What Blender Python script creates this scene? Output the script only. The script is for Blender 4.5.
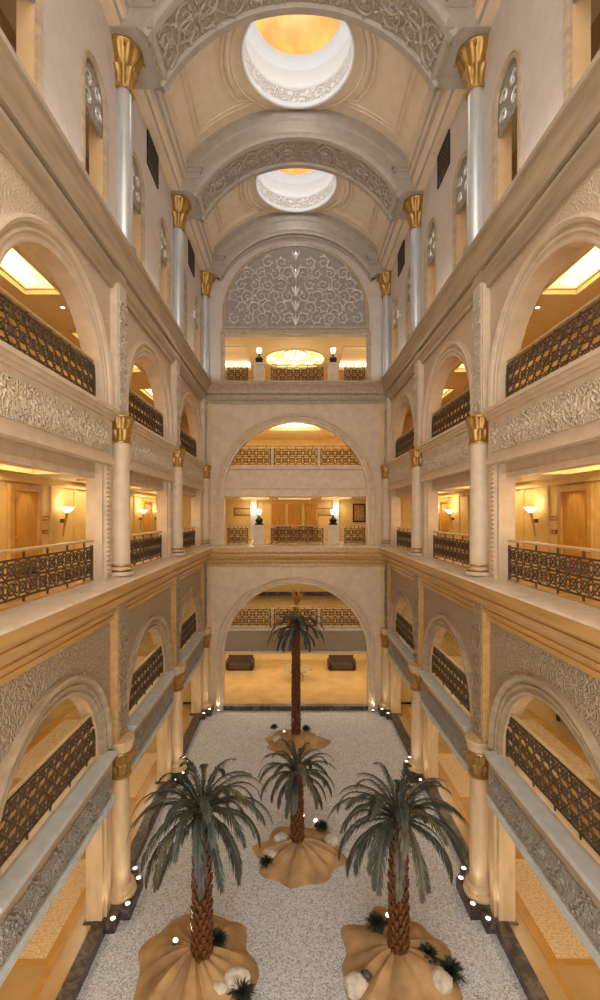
import bpy, bmesh, math, random
from mathutils import Vector, Matrix, noise
for o in list(bpy.data.objects):
    bpy.data.objects.remove(o)
S = bpy.context.scene
COL = S.collection
PI = math.pi
sin, cos = math.sin, math.cos

# ------------------------------------------------------------------ camera
CAMZ = 10.8
cd = bpy.data.cameras.new('camera')
cam = bpy.data.objects.new('camera', cd)
COL.objects.link(cam)
cam.location = (-0.235, 0.0, CAMZ)
cam.rotation_euler = (PI / 2, 0, 0)
cd.sensor_fit = 'AUTO'
cd.sensor_width = 36.0
cd.lens = 460.0 * 36.0 / 1000.0
cd.shift_x = 0.0085
cd.shift_y = 0.015
cd.clip_start = 0.05
S.camera = cam

# ------------------------------------------------------------------ exposure and world
S.view_settings.view_transform = 'Standard'
S.view_settings.look = 'None'
S.view_settings.exposure = 0.08
S.view_settings.gamma = 1.0
S.view_settings.use_curve_mapping = False
w = bpy.data.worlds.new('world')
S.world = w
w.use_nodes = True
w.node_tree.nodes['Background'].inputs[0].default_value = (1.0, 0.925, 0.84, 1)
w.node_tree.nodes['Background'].inputs[1].default_value = 2.45
S.cycles.use_denoising = True
S.cycles.use_light_tree = True
S.cycles.max_bounces = 8
S.cycles.diffuse_bounces = 5
S.cycles.sample_clamp_indirect = 6.0

WARM = (1.0, 0.88, 0.60)
SOFT = (1.0, 0.91, 0.78)
COOL = (0.93, 0.97, 1.0)
P_COVE3, P_COVE4, P_DOWN1, P_DOWN2, P_HALL, P_NICHE = 55, 50, 46, 44, 125, 3
P_UP, P_VAULT = 24, 34


def area(loc, direction, sx, sy, power, col=WARM, spread=PI):
    l = bpy.data.lights.new('strip_light', 'AREA')
    l.shape = 'RECTANGLE'
    l.size, l.size_y = sx, sy
    l.energy = power
    l.color = col
    l.spread = spread
    o = bpy.data.objects.new('strip_light', l)
    COL.objects.link(o)
    o.location = loc
    z = -Vector(direction).normalized()
    y = Vector((0, 1, 0))
    y = (y - z * y.dot(z)).normalized()
    x = y.cross(z)
    o.rotation_euler = Matrix((x, y, z)).transposed().to_euler()
    return o


def spot(loc, direction, power, col, angle=80, blend=0.6, r=0.03):
    l = bpy.data.lights.new('lamp_beam', 'SPOT')
    l.energy = power
    l.color = col
    l.spot_size = math.radians(angle)
    l.spot_blend = blend
    l.shadow_soft_size = r
    o = bpy.data.objects.new('lamp_beam', l)
    COL.objects.link(o)
    o.location = loc
    o.rotation_euler = Vector(direction).to_track_quat('-Z', 'Y').to_euler()
    return o


def point(loc, power, col, r=0.05):
    l = bpy.data.lights.new('lamp_and_fill_glow', 'POINT')
    l.energy = power
    l.color = col
    l.shadow_soft_size = r
    o = bpy.data.objects.new('lamp_and_fill_glow', l)
    COL.objects.link(o)
    o.location = loc
    return o


# ------------------------------------------------------------------ materials
def lin(c):
    return tuple(((v / 255) / 12.92 if v <= 10 else (((v / 255) + 0.055) / 1.055) ** 2.4) for v in c)


def newmat(name):
    m = bpy.data.materials.new(name)
    m.use_nodes = True
    nt = m.node_tree
    return m, nt, nt.nodes['Principled BSDF']


def mat(name, rgb, rough=0.5, metal=0.0, var=0.06, vscale=3.0, bump=0.0, bscale=40.0, spec=0.5, stretch=None):
    m, nt, b = newmat(name)
    c = lin(rgb)
    b.inputs['Roughness'].default_value = rough
    b.inputs['Metallic'].default_value = metal
    b.inputs['Specular IOR Level'].default_value = spec
    tc = nt.nodes.new('ShaderNodeTexCoord')
    src = tc.outputs['Object']
    if stretch:
        mp = nt.nodes.new('ShaderNodeMapping')
        mp.inputs['Scale'].default_value = stretch
        nt.links.new(src, mp.inputs['Vector'])
        src = mp.outputs['Vector']
    n = nt.nodes.new('ShaderNodeTexNoise')
    n.inputs['Scale'].default_value = vscale
    n.inputs['Detail'].default_value = 6
    nt.links.new(src, n.inputs['Vector'])
    r = nt.nodes.new('ShaderNodeValToRGB')
    r.color_ramp.elements[0].position = 0.3
    r.color_ramp.elements[1].position = 0.7
    r.color_ramp.elements[0].color = tuple(max(0, v * (1 - var * 2)) for v in c) + (1,)
    r.color_ramp.elements[1].color = tuple(min(1, v * (1 + var * 2)) for v in c) + (1,)
    nt.links.new(n.outputs['Fac'], r.inputs['Fac'])
    nt.links.new(r.outputs['Color'], b.inputs['Base Color'])
    if bump:
        n2 = nt.nodes.new('ShaderNodeTexNoise')
        n2.inputs['Scale'].default_value = bscale
        n2.inputs['Detail'].default_value = 4
        nt.links.new(src, n2.inputs['Vector'])
        bp = nt.nodes.new('ShaderNodeBump')
        bp.inputs['Strength'].default_value = bump
        bp.inputs['Distance'].default_value = 0.02
        nt.links.new(n2.outputs['Fac'], bp.inputs['Height'])
        nt.links.new(bp.outputs['Normal'], b.inputs['Normal'])
    return m


def carved(name, rgb, rough=0.5, metal=0.0, scale=3.0, strength=0.9, dist=0.05, rings=14.0, rgb2=None):
    """scrolling relief: warped cells with ring ridges, as bump (and optionally a second leaf colour on the ridges)"""
    m, nt, b = newmat(name)
    b.inputs['Roughness'].default_value = rough
    b.inputs['Metallic'].default_value = metal
    b.inputs['Base Color'].default_value = lin(rgb) + (1,)
    tc = nt.nodes.new('ShaderNodeTexCoord')
    n = nt.nodes.new('ShaderNodeTexNoise')
    n.inputs['Scale'].default_value = scale * 0.8
    n.inputs['Detail'].default_value = 2
    nt.links.new(tc.outputs['Object'], n.inputs['Vector'])
    mul = nt.nodes.new('ShaderNodeVectorMath')
    mul.operation = 'SCALE'
    mul.inputs['Scale'].default_value = 0.5 / scale
    nt.links.new(n.outputs['Color'], mul.inputs[0])
    add = nt.nodes.new('ShaderNodeVectorMath')
    add.operation = 'ADD'
    nt.links.new(tc.outputs['Object'], add.inputs[0])
    nt.links.new(mul.outputs[0], add.inputs[1])
    v = nt.nodes.new('ShaderNodeTexVoronoi')
    v.inputs['Scale'].default_value = scale
    nt.links.new(add.outputs[0], v.inputs['Vector'])
    m1 = nt.nodes.new('ShaderNodeMath')
    m1.operation = 'MULTIPLY'
    m1.inputs[1].default_value = rings
    nt.links.new(v.outputs['Distance'], m1.inputs[0])
    m2 = nt.nodes.new('ShaderNodeMath')
    m2.operation = 'SINE'
    nt.links.new(m1.outputs[0], m2.inputs[0])
    n2 = nt.nodes.new('ShaderNodeTexNoise')
    n2.inputs['Scale'].default_value = scale * 5
    nt.links.new(add.outputs[0], n2.inputs['Vector'])
    m3 = nt.nodes.new('ShaderNodeMath')
    m3.operation = 'MULTIPLY_ADD'
    m3.inputs[1].default_value = 1.2
    nt.links.new(n2.outputs['Fac'], m3.inputs[0])
    nt.links.new(m2.outputs[0], m3.inputs[2])
    bp = nt.nodes.new('ShaderNodeBump')
    bp.inputs['Strength'].default_value = strength
    bp.inputs['Distance'].default_value = dist
    nt.links.new(m3.outputs[0], bp.inputs['Height'])
    nt.links.new(bp.outputs['Normal'], b.inputs['Normal'])
    if rgb2:
        mx = nt.nodes.new('ShaderNodeValToRGB')
        mx.color_ramp.elements[0].position = 0.35
        mx.color_ramp.elements[1].position = 0.75
        mx.color_ramp.elements[0].color = lin(rgb) + (1,)
        mx.color_ramp.elements[1].color = lin(rgb2) + (1,)
        nt.links.new(m3.outputs[0], mx.inputs['Fac'])
        nt.links.new(mx.outputs['Color'], b.inputs['Base Color'])
    return m


def emit(name, col, strength):
    m, nt, b = newmat(name)
    b.inputs['Base Color'].default_value = (0.8, 0.8, 0.8, 1)
    b.inputs['Emission Color'].default_value = col + (1,)
    b.inputs['Emission Strength'].default_value = strength
    return m


def gravel_mat():
    m, nt, b = newmat('white_gravel')
    b.inputs['Roughness'].default_value = 0.75
    tc = nt.nodes.new('ShaderNodeTexCoord')
    v = nt.nodes.new('ShaderNodeTexVoronoi')
    v.inputs['Scale'].default_value = 30
    nt.links.new(tc.outputs['Object'], v.inputs['Vector'])
    r = nt.nodes.new('ShaderNodeValToRGB')
    e = r.color_ramp.elements
    e[0].position = 0.0
    e[0].color = lin((180, 178, 180)) + (1,)
    e[1].position = 1.0
    e[1].color = lin((250, 251, 255)) + (1,)
    k = e.new(0.4)
    k.color = lin((226, 227, 232)) + (1,)
    sep = nt.nodes.new('ShaderNodeSeparateColor')
    nt.links.new(v.outputs['Color'], sep.inputs[0])
    nt.links.new(sep.outputs[0], r.inputs['Fac'])
    nt.links.new(r.outputs['Color'], b.inputs['Base Color'])
    bp = nt.nodes.new('ShaderNodeBump')
    bp.invert = True
    bp.inputs['Strength'].default_value = 1.0
    bp.inputs['Distance'].default_value = 0.05
    nt.links.new(v.outputs['Distance'], bp.inputs['Height'])
    nt.links.new(bp.outputs['Normal'], b.inputs['Normal'])
    return m


def marble_mat(name, dark, vein, rough=0.25, scale=2.0):
    m, nt, b = newmat(name)
    b.inputs['Roughness'].default_value = rough
    tc = nt.nodes.new('ShaderNodeTexCoord')
    n = nt.nodes.new('ShaderNodeTexNoise')
    n.inputs['Scale'].default_value = scale
    n.inputs['Detail'].default_value = 9
    n.inputs['Distortion'].default_value = 1.6
    nt.links.new(tc.outputs['Object'], n.inputs['Vector'])
    r = nt.nodes.new('ShaderNodeValToRGB')
    e = r.color_ramp.elements
    e[0].position, e[1].position = 0.42, 0.66
    e[0].color = lin(dark) + (1,)
    e[1].color = lin(vein) + (1,)
    nt.links.new(n.outputs['Fac'], r.inputs['Fac'])
    nt.links.new(r.outputs['Color'], b.inputs['Base Color'])
    return m


def carpet_mat():
    m, nt, b = newmat('patterned_carpet')
    b.inputs['Roughness'].default_value = 0.9
    tc = nt.nodes.new('ShaderNodeTexCoord')
    v = nt.nodes.new('ShaderNodeTexVoronoi')
    v.inputs['Scale'].default_value = 13
    v.inputs['Randomness'].default_value = 0.55
    nt.links.new(tc.outputs['Object'], v.inputs['Vector'])
    r = nt.nodes.new('ShaderNodeValToRGB')
    e = r.color_ramp.elements
    e[0].position, e[1].position = 0.15, 0.7
    e[0].color = lin((232, 206, 168)) + (1,)
    e[1].color = lin((208, 172, 124)) + (1,)
    nt.links.new(v.outputs['Distance'], r.inputs['Fac'])
    nt.links.new(r.outputs['Color'], b.inputs['Base Color'])
    return m


M = {}
M['stone'] = mat('beige_stone', (212, 190, 162), 0.45, var=0.05, bump=0.08, bscale=25)
M['pier'] = mat('honey_stone', (214, 184, 142), 0.38, var=0.07, stretch=(2, 2, .5))
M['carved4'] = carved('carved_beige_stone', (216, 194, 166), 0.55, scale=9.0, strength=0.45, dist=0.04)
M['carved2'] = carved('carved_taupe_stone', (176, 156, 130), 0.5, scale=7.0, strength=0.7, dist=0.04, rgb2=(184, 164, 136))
M['frieze'] = carved('carved_frieze_stone', (216, 196, 168), 0.5, scale=7.0, strength=0.6, dist=0.05)
M['friezeS'] = carved('silver_leaf_frieze', (168, 160, 148), 0.4, metal=0.25, scale=10, strength=0.6, dist=0.05)
M['strip'] = carved('carved_strip_stone', (214, 200, 180), 0.5, scale=9, strength=0.45, dist=0.03)
M['fluted'] = mat('fluted_strip_stone', (222, 200, 170), 0.35, var=0.03)
M['upper'] = mat('pinkish_plaster', (200, 188, 178), 0.7, var=0.03)
M['vault'] = mat('vault_plaster', (218, 196, 168), 0.7, var=0.03)
M['cornU'] = mat('taupe_cornice_stone', (174, 154, 128), 0.38, var=0.1, vscale=2.0, stretch=(3, .3, 3))
M['cornL'] = mat('golden_cornice_stone', (200, 158, 98), 0.22, var=0.08, vscale=2.0, stretch=(3, .3, 3))
M['ledge'] = marble_mat('pale_ledge_marble', (224, 206, 184), (206, 184, 156), 0.3, 1.2)
M['silver'] = mat('silver_paint', (176, 172, 166), 0.4, metal=0.35, var=0.05, bump=0.05)
M['silverledge'] = mat('silver_blue_ledge', (204, 208, 206), 0.35, metal=0.1, var=0.05)
M['silvercol'] = mat('brushed_silver_column', (205, 208, 210), 0.32, metal=0.55, var=0.06, stretch=(3, 3, .4))
M['rib'] = mat('grey_rib_stone', (170, 160, 148), 0.42, metal=0.1, var=0.05)
M['ribcarv'] = carved('carved_rib_stone', (176, 160, 138), 0.45, metal=0.15, scale=8, strength=0.5, dist=0.04)
M['gold'] = mat('gilded', (182, 142, 80), 0.34, metal=0.65, var=0.1, vscale=8)
M['goldpaint'] = mat('dome_gold', (224, 184, 120), 0.4, metal=0.2, var=0.12, vscale=1.5)
M['bronze'] = mat('dark_bronze', (92, 76, 60), 0.4, metal=0.5, var=0.1)
M['handrail'] = mat('beige_handrail', (196, 168, 124), 0.35, var=0.05)
M['goldwall'] = mat('gold_cream_wall', (222, 190, 122), 0.6, var=0.03)
M['niche'] = mat('niche_plaster', (212, 176, 130), 0.6, var=0.03)
M['doorwood'] = mat('amber_door_wood', (200, 144, 48), 0.4, var=0.1, stretch=(6, 6, .6))
M['doorframe'] = mat('door_frame_wood', (200, 156, 88), 0.4, var=0.08)
M['ceilgold'] = mat('gallery_ceiling', (232, 214, 172), 0.6, var=0.02)
M['tile'] = mat('beige_floor_stone', (186, 150, 100), 0.22, var=0.07, vscale=1.2)
M['tileband'] = mat('golden_floor_border', (196, 142, 62), 0.3, var=0.06)
M['carpet'] = carpet_mat()
M['gravel'] = gravel_mat()
M['darkmarble'] = marble_mat('dark_emperador_marble', (58, 48, 44), (112, 98, 88), 0.4, 2.6)
M['white'] = mat('white_plaster', (214, 216, 218), 0.6, var=0.01)
M['drumcarv'] = carved('carved_drum_band', (200, 198, 194), 0.5, scale=4.5, strength=0.8, dist=0.04, rgb2=(232, 230, 226))
M['relief'] = mat('silver_relief', (218, 214, 208), 0.28, metal=0.35, var=0.05)
M['lunette'] = carved('silver_lunette_ground', (176, 170, 164), 0.4, metal=0.3, scale=7.0, strength=0.6, dist=0.04)
M['trunk'] = mat('palm_trunk_bark', (104, 64, 34), 0.35, var=0.25, vscale=9)
M['frond'] = mat('dark_palm_leaf', (60, 63, 52), 0.5, var=0.2, vscale=4)
M['frondA'] = mat('olive_palm_leaf', (84, 76, 54), 0.5, var=0.2, vscale=4)
M['sand'] = mat('ochre_sand', (172, 136, 92), 0.8, var=0.2, vscale=1.6, bump=0.3, bscale=12)
M['rock'] = mat('pale_boulder', (200, 188, 170), 0.8, var=0.14, vscale=5, bump=0.6, bscale=14)
M['shrub'] = mat('dark_shrub_leaf', (44, 58, 44), 0.6, var=0.2)
M['metal'] = mat('brushed_steel', (150, 150, 150), 0.35, metal=0.9, var=0.03)
M['black'] = mat('black_iron', (30, 27, 25), 0.45, metal=0.3, var=0.05)
M['plaque'] = mat('bronze_plaque', (120, 84, 44), 0.35, metal=0.4, var=0.08)
M['darkfab'] = mat('dark_brown_upholstery', (74, 54, 40), 0.7, var=0.1)
M['curtain'] = mat('golden_curtain', (206, 158, 80), 0.7, var=0.08, stretch=(14, 14, .2))
M['glass_lit'] = emit('lit_frosted_glass', (1.0, 0.88, 0.64), 4.0)
M['lens'] = emit('lamp_lens', (1.0, 0.88, 0.68), 8.0)
M['crystal'] = emit('lit_crystal', (1.0, 0.88, 0.62), 7.0)
M['cove'] = emit('cove_tube', COOL, 1.6)
M['covew'] = emit('warm_cove_tube', (1.0, 0.86, 0.62), 5.0)
M['glass'] = mat('table_glass', (225, 228, 222), 0.05, var=0.01)
M['glass'].node_tree.nodes['Principled BSDF'].inputs['Transmission Weight'].default_value = 0.95
M['picture'] = mat('framed_print', (170, 130, 80), 0.5, var=0.3, vscale=6)


# ------------------------------------------------------------------ mesh helpers
class MB:
    def __init__(s):
        s.v, s.f, s.m, s.mats = [], [], [], []

    def mi(s, m):
        if m is None:
            m = s.mats[0] if s.mats else 'stone'
        if m not in s.mats:
            s.mats.append(m)
        return s.mats.index(m)

    def add(s, vs, fs, m=None):
        i = s.mi(m)
        n = len(s.v)
        s.v += [tuple(p) for p in vs]
        for f in fs:
            s.f.append(tuple(n + k for k in f))
            s.m.append(i)

    def box(s, a, b, m=None, mp=None):
        (x0, y0, z0), (x1, y1, z1) = a, b
        vs = [(x0, y0, z0), (x1, y0, z0), (x1, y1, z0), (x0, y1, z0), (x0, y0, z1), (x1, y0, z1), (x1, y1, z1), (x0, y1, z1)]
        if mp:
            vs = [mp(*p) for p in vs]
        s.add(vs, [(0, 3, 2, 1), (4, 5, 6, 7), (0, 1, 5, 4), (1, 2, 6, 5), (2, 3, 7, 6), (3, 0, 4, 7)], m)

    def grid(s, rows, m=None, closed=False, mats=None):
        """rows: list of equal-length point lists; quads between neighbours; mats gives a material per column"""
        n = len(rows[0])
        base = len(s.v)
        for r in rows:
            s.v += [tuple(p) for p in r]
        for i in range(len(rows) - 1):
            for j in range(n if closed else n - 1):
                k = (j + 1) % n
                s.f.append((base + i * n + j, base + i * n + k, base + (i + 1) * n + k, base + (i + 1) * n + j))
                s.m.append(s.mi(mats[j] if mats else m))

    def ngon(s, pts, m=None):
        s.add(pts, [tuple(range(len(pts)))], m)

    def lathe(s, prof, c=(0, 0, 0), n=24, m=None, mats=None, cap=True):
        rows = []
        for a in range(n + 1):
            t = 2 * PI * a / n
            rows.append([(c[0] + r * cos(t), c[1] + r * sin(t), c[2] + z) for r, z in prof])
        s.grid(rows, m, mats=mats)

    def tube(s, pts, r, n=6, m=None, flat=1.0):
        pts = [Vector(p) for p in pts]
        rows = []
        for i, p in enumerate(pts):
            d = (pts[min(i + 1, len(pts) - 1)] - pts[max(i - 1, 0)]).normalized()
            up = Vector((0, 0, 1)) if abs(d.z) < 0.9 else Vector((0, 1, 0))
            a = d.cross(up).normalized()
            b = a.cross(d)
            rr = r[i] if isinstance(r, (list, tuple)) else r
            rows.append([tuple(p + a * (rr * cos(2 * PI * k / n)) + b * (rr * flat * sin(2 * PI * k / n))) for k in range(n)])
        s.grid(rows, m, closed=True)
        s.ngon(rows[0][::-1], m)
        s.ngon(rows[-1], m)

    def build(s, name, parent=None, smooth=False, weld=True, kind=None):
        me = bpy.data.meshes.new(name)
        me.from_pydata(s.v, [], s.f)
        for k in s.mats:
            me.materials.append(M[k])
        me.polygons.foreach_set('material_index', s.m)
        bm = bmesh.new()
        bm.from_mesh(me)
        if weld:
            bmesh.ops.remove_doubles(bm, verts=bm.verts, dist=1e-4)
        bmesh.ops.recalc_face_normals(bm, faces=bm.faces)
        bm.to_mesh(me)
        bm.free()
        if smooth:
            me.shade_smooth() if False else me.polygons.foreach_set('use_smooth', [True] * len(me.polygons))
            try:
                me.set_sharp_from_angle(angle=math.radians(40))
            except Exception:
                pass
        o = bpy.data.objects.new(name, me)
        COL.objects.link(o)
        if parent:
            o.parent = parent
        if kind:
            o['kind'] = kind
        return o


def thing(name, label, cat, loc=(0, 0, 0), rotz=0.0, group=None):
    o = bpy.data.objects.new(name, None)
    o.empty_display_size = 0.2
    COL.objects.link(o)
    o.location = loc
    o.rotation_euler = (0, 0, rotz)
    tag(o, label, cat, group)
    return o


def tag(o, label, cat, group=None):
    o['label'] = label
    o['category'] = cat
    o['kind'] = 'thing'
    if group:
        o['group'] = group
    return o


def copy_tree(o, label, loc, rotz=None, group=None, sx=None):
    def rec(q, par):
        c = q.copy()
        COL.objects.link(c)
        if par is not None:
            c.parent = par
        for ch in [k for k in q.children]:
            rec(ch, c)
        return c
    r = rec(o, None)
    r.location = loc
    if rotz is not None:
        r.rotation_euler = (0, 0, rotz)
    r['label'] = label
    if group:
        r['group'] = group
    return r


SIDE = {-1: 'left', 1: 'right'}
COLW = ['third column from the end wall', 'second column from the end wall', 'column beside the end wall']
BAYW = ['', 'third bay from the end wall', 'second bay from the end wall', 'bay beside the end wall']

# ------------------------------------------------------------------ dimensions
P = 5.15                       # atrium wall plane
TH = 0.42                      # wall thickness
B = 6.26
CY = [12.81, 19.07, 25.22]     # column lines
BC = [3.42, 9.68, 15.94, 22.20]  # bay centres
YB = 25.5                      # end wall plane
Y0 = 0.3
AW = 2.2                       # half width of side openings


def sidemap(sx):
    return lambda d, u, z: (sx * (P + d), u, z)


def backmap(d, u, z):
    return (u, YB + d, z)


def arch_panel(mb, mp, u0, u1, uc, a, b, zs, z0, z1, d0, d1, mf, ms, n=28):
    """wall panel u0..u1 x z0..z1 with an arched opening: half width a, rise b above the springing zs"""
    arc = [(uc - a * cos(PI * i / n), zs + b * sin(PI * i / n)) for i in range(n + 1)]
    for d in (d0, d1):
        for (ua, ub) in ((u0, uc - a), (uc + a, u1)):
            mb.add([mp(d, ua, z0), mp(d, ub, z0), mp(d, ub, zs), mp(d, ua, zs)], [(0, 1, 2, 3)], mf)
            mb.add([mp(d, ua, zs), mp(d, ub, zs), mp(d, ub, z1), mp(d, ua, z1)], [(0, 1, 2, 3)], mf)
        for i in range(n):
            (ua, za), (ub, zb) = arc[i], arc[i + 1]
            mb.add([mp(d, ua, za), mp(d, ub, zb), mp(d, ub, z1), mp(d, ua, z1)], [(0, 1, 2, 3)], mf)
    path = [(uc - a, z0)] + arc + [(uc + a, z0)]
    mb.grid([[mp(d0, u, z) for u, z in path], [mp(d1, u, z) for u, z in path]], ms)
    mb.add([mp(d0, u0, z1), mp(d0, u1, z1), mp(d1, u1, z1), mp(d1, u0, z1)], [(0, 1, 2, 3)], mf)


def archivolt(mb, mp, uc, a, b, zs, z0, prof, m, n=32):
    """moulding round an arch; prof = [(outward offset from the opening, depth d)]"""
    rows = []
    for k in range(n + 3):
        row = []
        for off, d in prof:
            if k == 0:
                row.append(mp(d, uc - a - off, z0))
            elif k == n + 2:
                row.append(mp(d, uc + a + off, z0))
            else:
                t = PI * (k - 1) / n
                row.append(mp(d, uc - (a + off) * cos(t), zs + (b + off) * sin(t)))
        rows.append(row)
    mb.grid(rows, m)


def ubox(mb, prof, mats, y0=Y0):
    """U-shaped moulding along both side walls and the end wall; prof = [(inward distance from the wall, z)]"""
    path = []
    for k in range(4):
        row = []
        for d, z in prof:
            x, y = P - d, YB - d
            row.append([(-x, y0, z), (-x, y, z), (x, y, z), (x, y0, z)][k])
        path.append(row)
    mb.grid(path, mats=mats)
    mb.ngon(path[0], mats[0])
    mb.ngon(path[3], mats[0])


# ------------------------------------------------------------------ setting: floor and walls
mb = MB()
mb.box((-P - .1, Y0, -0.3), (P + .1, YB + .1, 0.0), 'gravel')
mb.build('floor', kind='structure')

for sx in (-1, 1):
    mp = sidemap(sx)
    mb = MB()
    zL = [(0.0, 3.3), (9.1, 12.15)]
    for b_, yc in enumerate(BC):
        u0, u1 = (Y0 if b_ == 0 else yc - B / 2), (YB if b_ == 3 else yc + B / 2)
        # ground storey and third storey: square openings between piers
        for (z0, z1, zt, mm) in ((0.0, 3.32, 3.2, 'pier'), (9.1, 12.2, 11.76, 'stone')):
            mb.box((0, u0, z0), (TH, yc - AW - .05, z1), mm, mp)
            mb.box((0, yc + AW + .05, z0), (TH, u1, z1), mm, mp)
            mb.box((0.18, yc - AW - .05, zt), (TH, yc + AW + .05, z1), mm, mp)
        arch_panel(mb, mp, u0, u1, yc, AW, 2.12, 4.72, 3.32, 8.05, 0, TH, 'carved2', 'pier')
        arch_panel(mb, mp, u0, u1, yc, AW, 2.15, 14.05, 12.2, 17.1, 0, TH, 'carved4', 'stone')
    # balcony bottoms inside the arched openings
    for yc in BC:
        mb.box((0.02, yc - AW, 3.32), (TH, yc + AW, 4.55), 'stone', mp)
        mb.box((0.02, yc - AW, 12.2), (TH, yc + AW, 13.52), 'stone', mp)
    mb.box((0.0, Y0, 8.05), (TH, YB, 9.1), 'stone', mp)
    mb.box((0.0, Y0, 17.1), (TH, YB, 18.02), 'stone', mp)
    # top storey with tall arched niches
    cyl = [0.3] + [6.55] + CY
    for k in range(4):
        ya, yb = cyl[k], cyl[k + 1]
        if k == 0:
            mb.box((0, ya, 18.0), (TH, yb, 25.4), 'upper', mp)
            continue
        ym = ya + 3.25
        arch_panel(mb, mp, ya, ym, ya + 1.75, 0.62, 0.62, 21.4, 18.0, 25.4, 0, TH, 'upper', 'niche')
        arch_panel(mb, mp, ym, yb, yb - 1.3, 0.62, 0.62, 21.4, 18.0, 25.4, 0, TH, 'upper', 'niche')
    mb.box((0, 25.33, 18.0), (TH, YB + .4, 25.4), 'upper', mp)
    mb.build('wall_' + SIDE[sx], kind='structure')

# end wall
mb = MB()
AE = 4.0
arch_panel(mb, backmap, -P - .5, P + .5, 0, AE, 4.0, 3.0, 0.0, 8.05, 0, 0.5, 'stone', 'pier', 40)
mb.box((0, -P - .5, 8.05), (0.5, P + .5, 9.1), 'stone', backmap)
arch_panel(mb, backmap, -P - .5, P + .5, 0, AE - .03, 4.0, 11.97, 9.1, 17.05, 0, 0.5, 'stone', 'stone', 40)
mb.box((0, -P - .5, 17.05), (0.5, P + .5, 18.15), 'stone', backmap)
mb.box((0, -P - .5, 18.15), (0.5, -3.98, 20.85), 'upper', backmap)
mb.box((0, 3.98, 18.15), (0.5, P + .5, 20.85), 'upper', backmap)
mb.box((0, -P - .5, 20.85), (0.5, P + .5, 28.0), 'upper', backmap)
mb.build('wall_back', kind='structure')

# ------------------------------------------------------------------ cornices
mb = MB()
prof = [(0.0, 7.96), (0.09, 7.96), (0.10, 8.08), (0.07, 8.09), (0.07, 8.12), (0.18, 8.18), (0.20, 8.28), (0.17, 8.29), (0.17, 8.32), (0.26, 8.36), (0.40, 8.48), (0.48, 8.60), (0.48, 8.66), (0.44, 8.67), (0.44, 8.70),
        (0.56, 8.74), (0.62, 8.80), (0.64, 9.02), (0.68, 9.04), (0.66, 9.09), (0.0, 9.14)]
ubox(mb, prof, ['cornL'] * 18 + ['ledge', 'ledge'])
mb.build('trim_1', kind='structure')
mb = MB()
prof = [(0.0, 16.96), (0.10, 16.96), (0.12, 17.06), (0.20, 17.12), (0.26, 17.22), (0.26, 17.34), (0.16, 17.36), (0.16, 17.44), (0.30, 17.46), (0.30, 17.54),
        (0.33, 17.64), (0.42, 17.80), (0.50, 17.90), (0.50, 17.96), (0.56, 17.98), (0.56, 18.10), (0.0, 18.16)]
ubox(mb, prof, ['cornU'] * 16)
mb.build('trim_2', kind='structure')

# arch mouldings
PA = [(-.012, 0.07), (-.012, -0.03), (0.03, -0.06), (0.07, -0.06), (0.08, -0.01), (0.13, -0.01), (0.17, -0.07), (0.22, -0.07), (0.24, -0.02), (0.28, -.02), (0.31, -0.11), (0.38, -0.15), (0.44, -0.12), (0.45, -.03), (0.45, 0.02)]
tn = 3
for sx in (-1, 1):
    for b_ in (1, 2, 3):
        for (zs, bb, z0, mm) in ((4.72, 2.12, 4.6, 'cornU'), (14.05, 2.15, 13.55, 'stone')):
            mb = MB()
            archivolt(mb, sidemap(sx), BC[b_], AW, bb, zs, z0, PA, mm)
            mb.build('trim_%d' % tn, kind='structure', smooth=True)
            tn += 1
for (zs, z0, mm) in ((3.0, 0.25, 'stone'), (11.97, 9.14, 'stone')):
    mb = MB()
    archivolt(mb, backmap, 0, AE - .02, 4.0, zs, z0, PA, mm, 48)
    mb.build('trim_%d' % tn, kind='structure', smooth=True)
    tn += 1
# window-like frame of the top opening in the end wall
mb = MB()
for (a, b) in (((-.08, -4.16, 18.15), (.05, -3.96, 21.0)), ((-.08, 3.96, 18.15), (.05, 4.16, 21.0)), ((-.08, -3.955, 20.82), (.05, 3.955, 21.0))):
    mb.box(a, b, 'cornU', backmap)
mb.build('trim_%d' % tn, kind='structure')
tn += 1
# plain panel strips at the corners of the end wall
mb = MB()
for s in (-1, 1):
    for (z0, z1) in ((0.25, 7.98), (9.14, 16.98)):
        mb.box((-.05, s * 4.78 - .1, z0), (.02, s * 4.78 + .1, z1), 'pier', backmap)
mb.build('trim_%d' % tn, kind='structure')
tn += 1

# dark marble kerbs
for sx in (-1, 1):
    mb = MB()
    mp = sidemap(sx)
    for yc in BC:
        mb.box((-.12, max(yc - AW - .05, Y0), -.05), (.22, yc + AW + .05, 0.27), 'darkmarble', mp)
    mb.build('baseboard_' + SIDE[sx], kind='structure')
mb = MB()
mb.box((-.1, -AE, -.05), (.25, AE, 0.24), 'darkmarble', backmap)
mb.build('baseboard_back', kind='structure')

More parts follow.
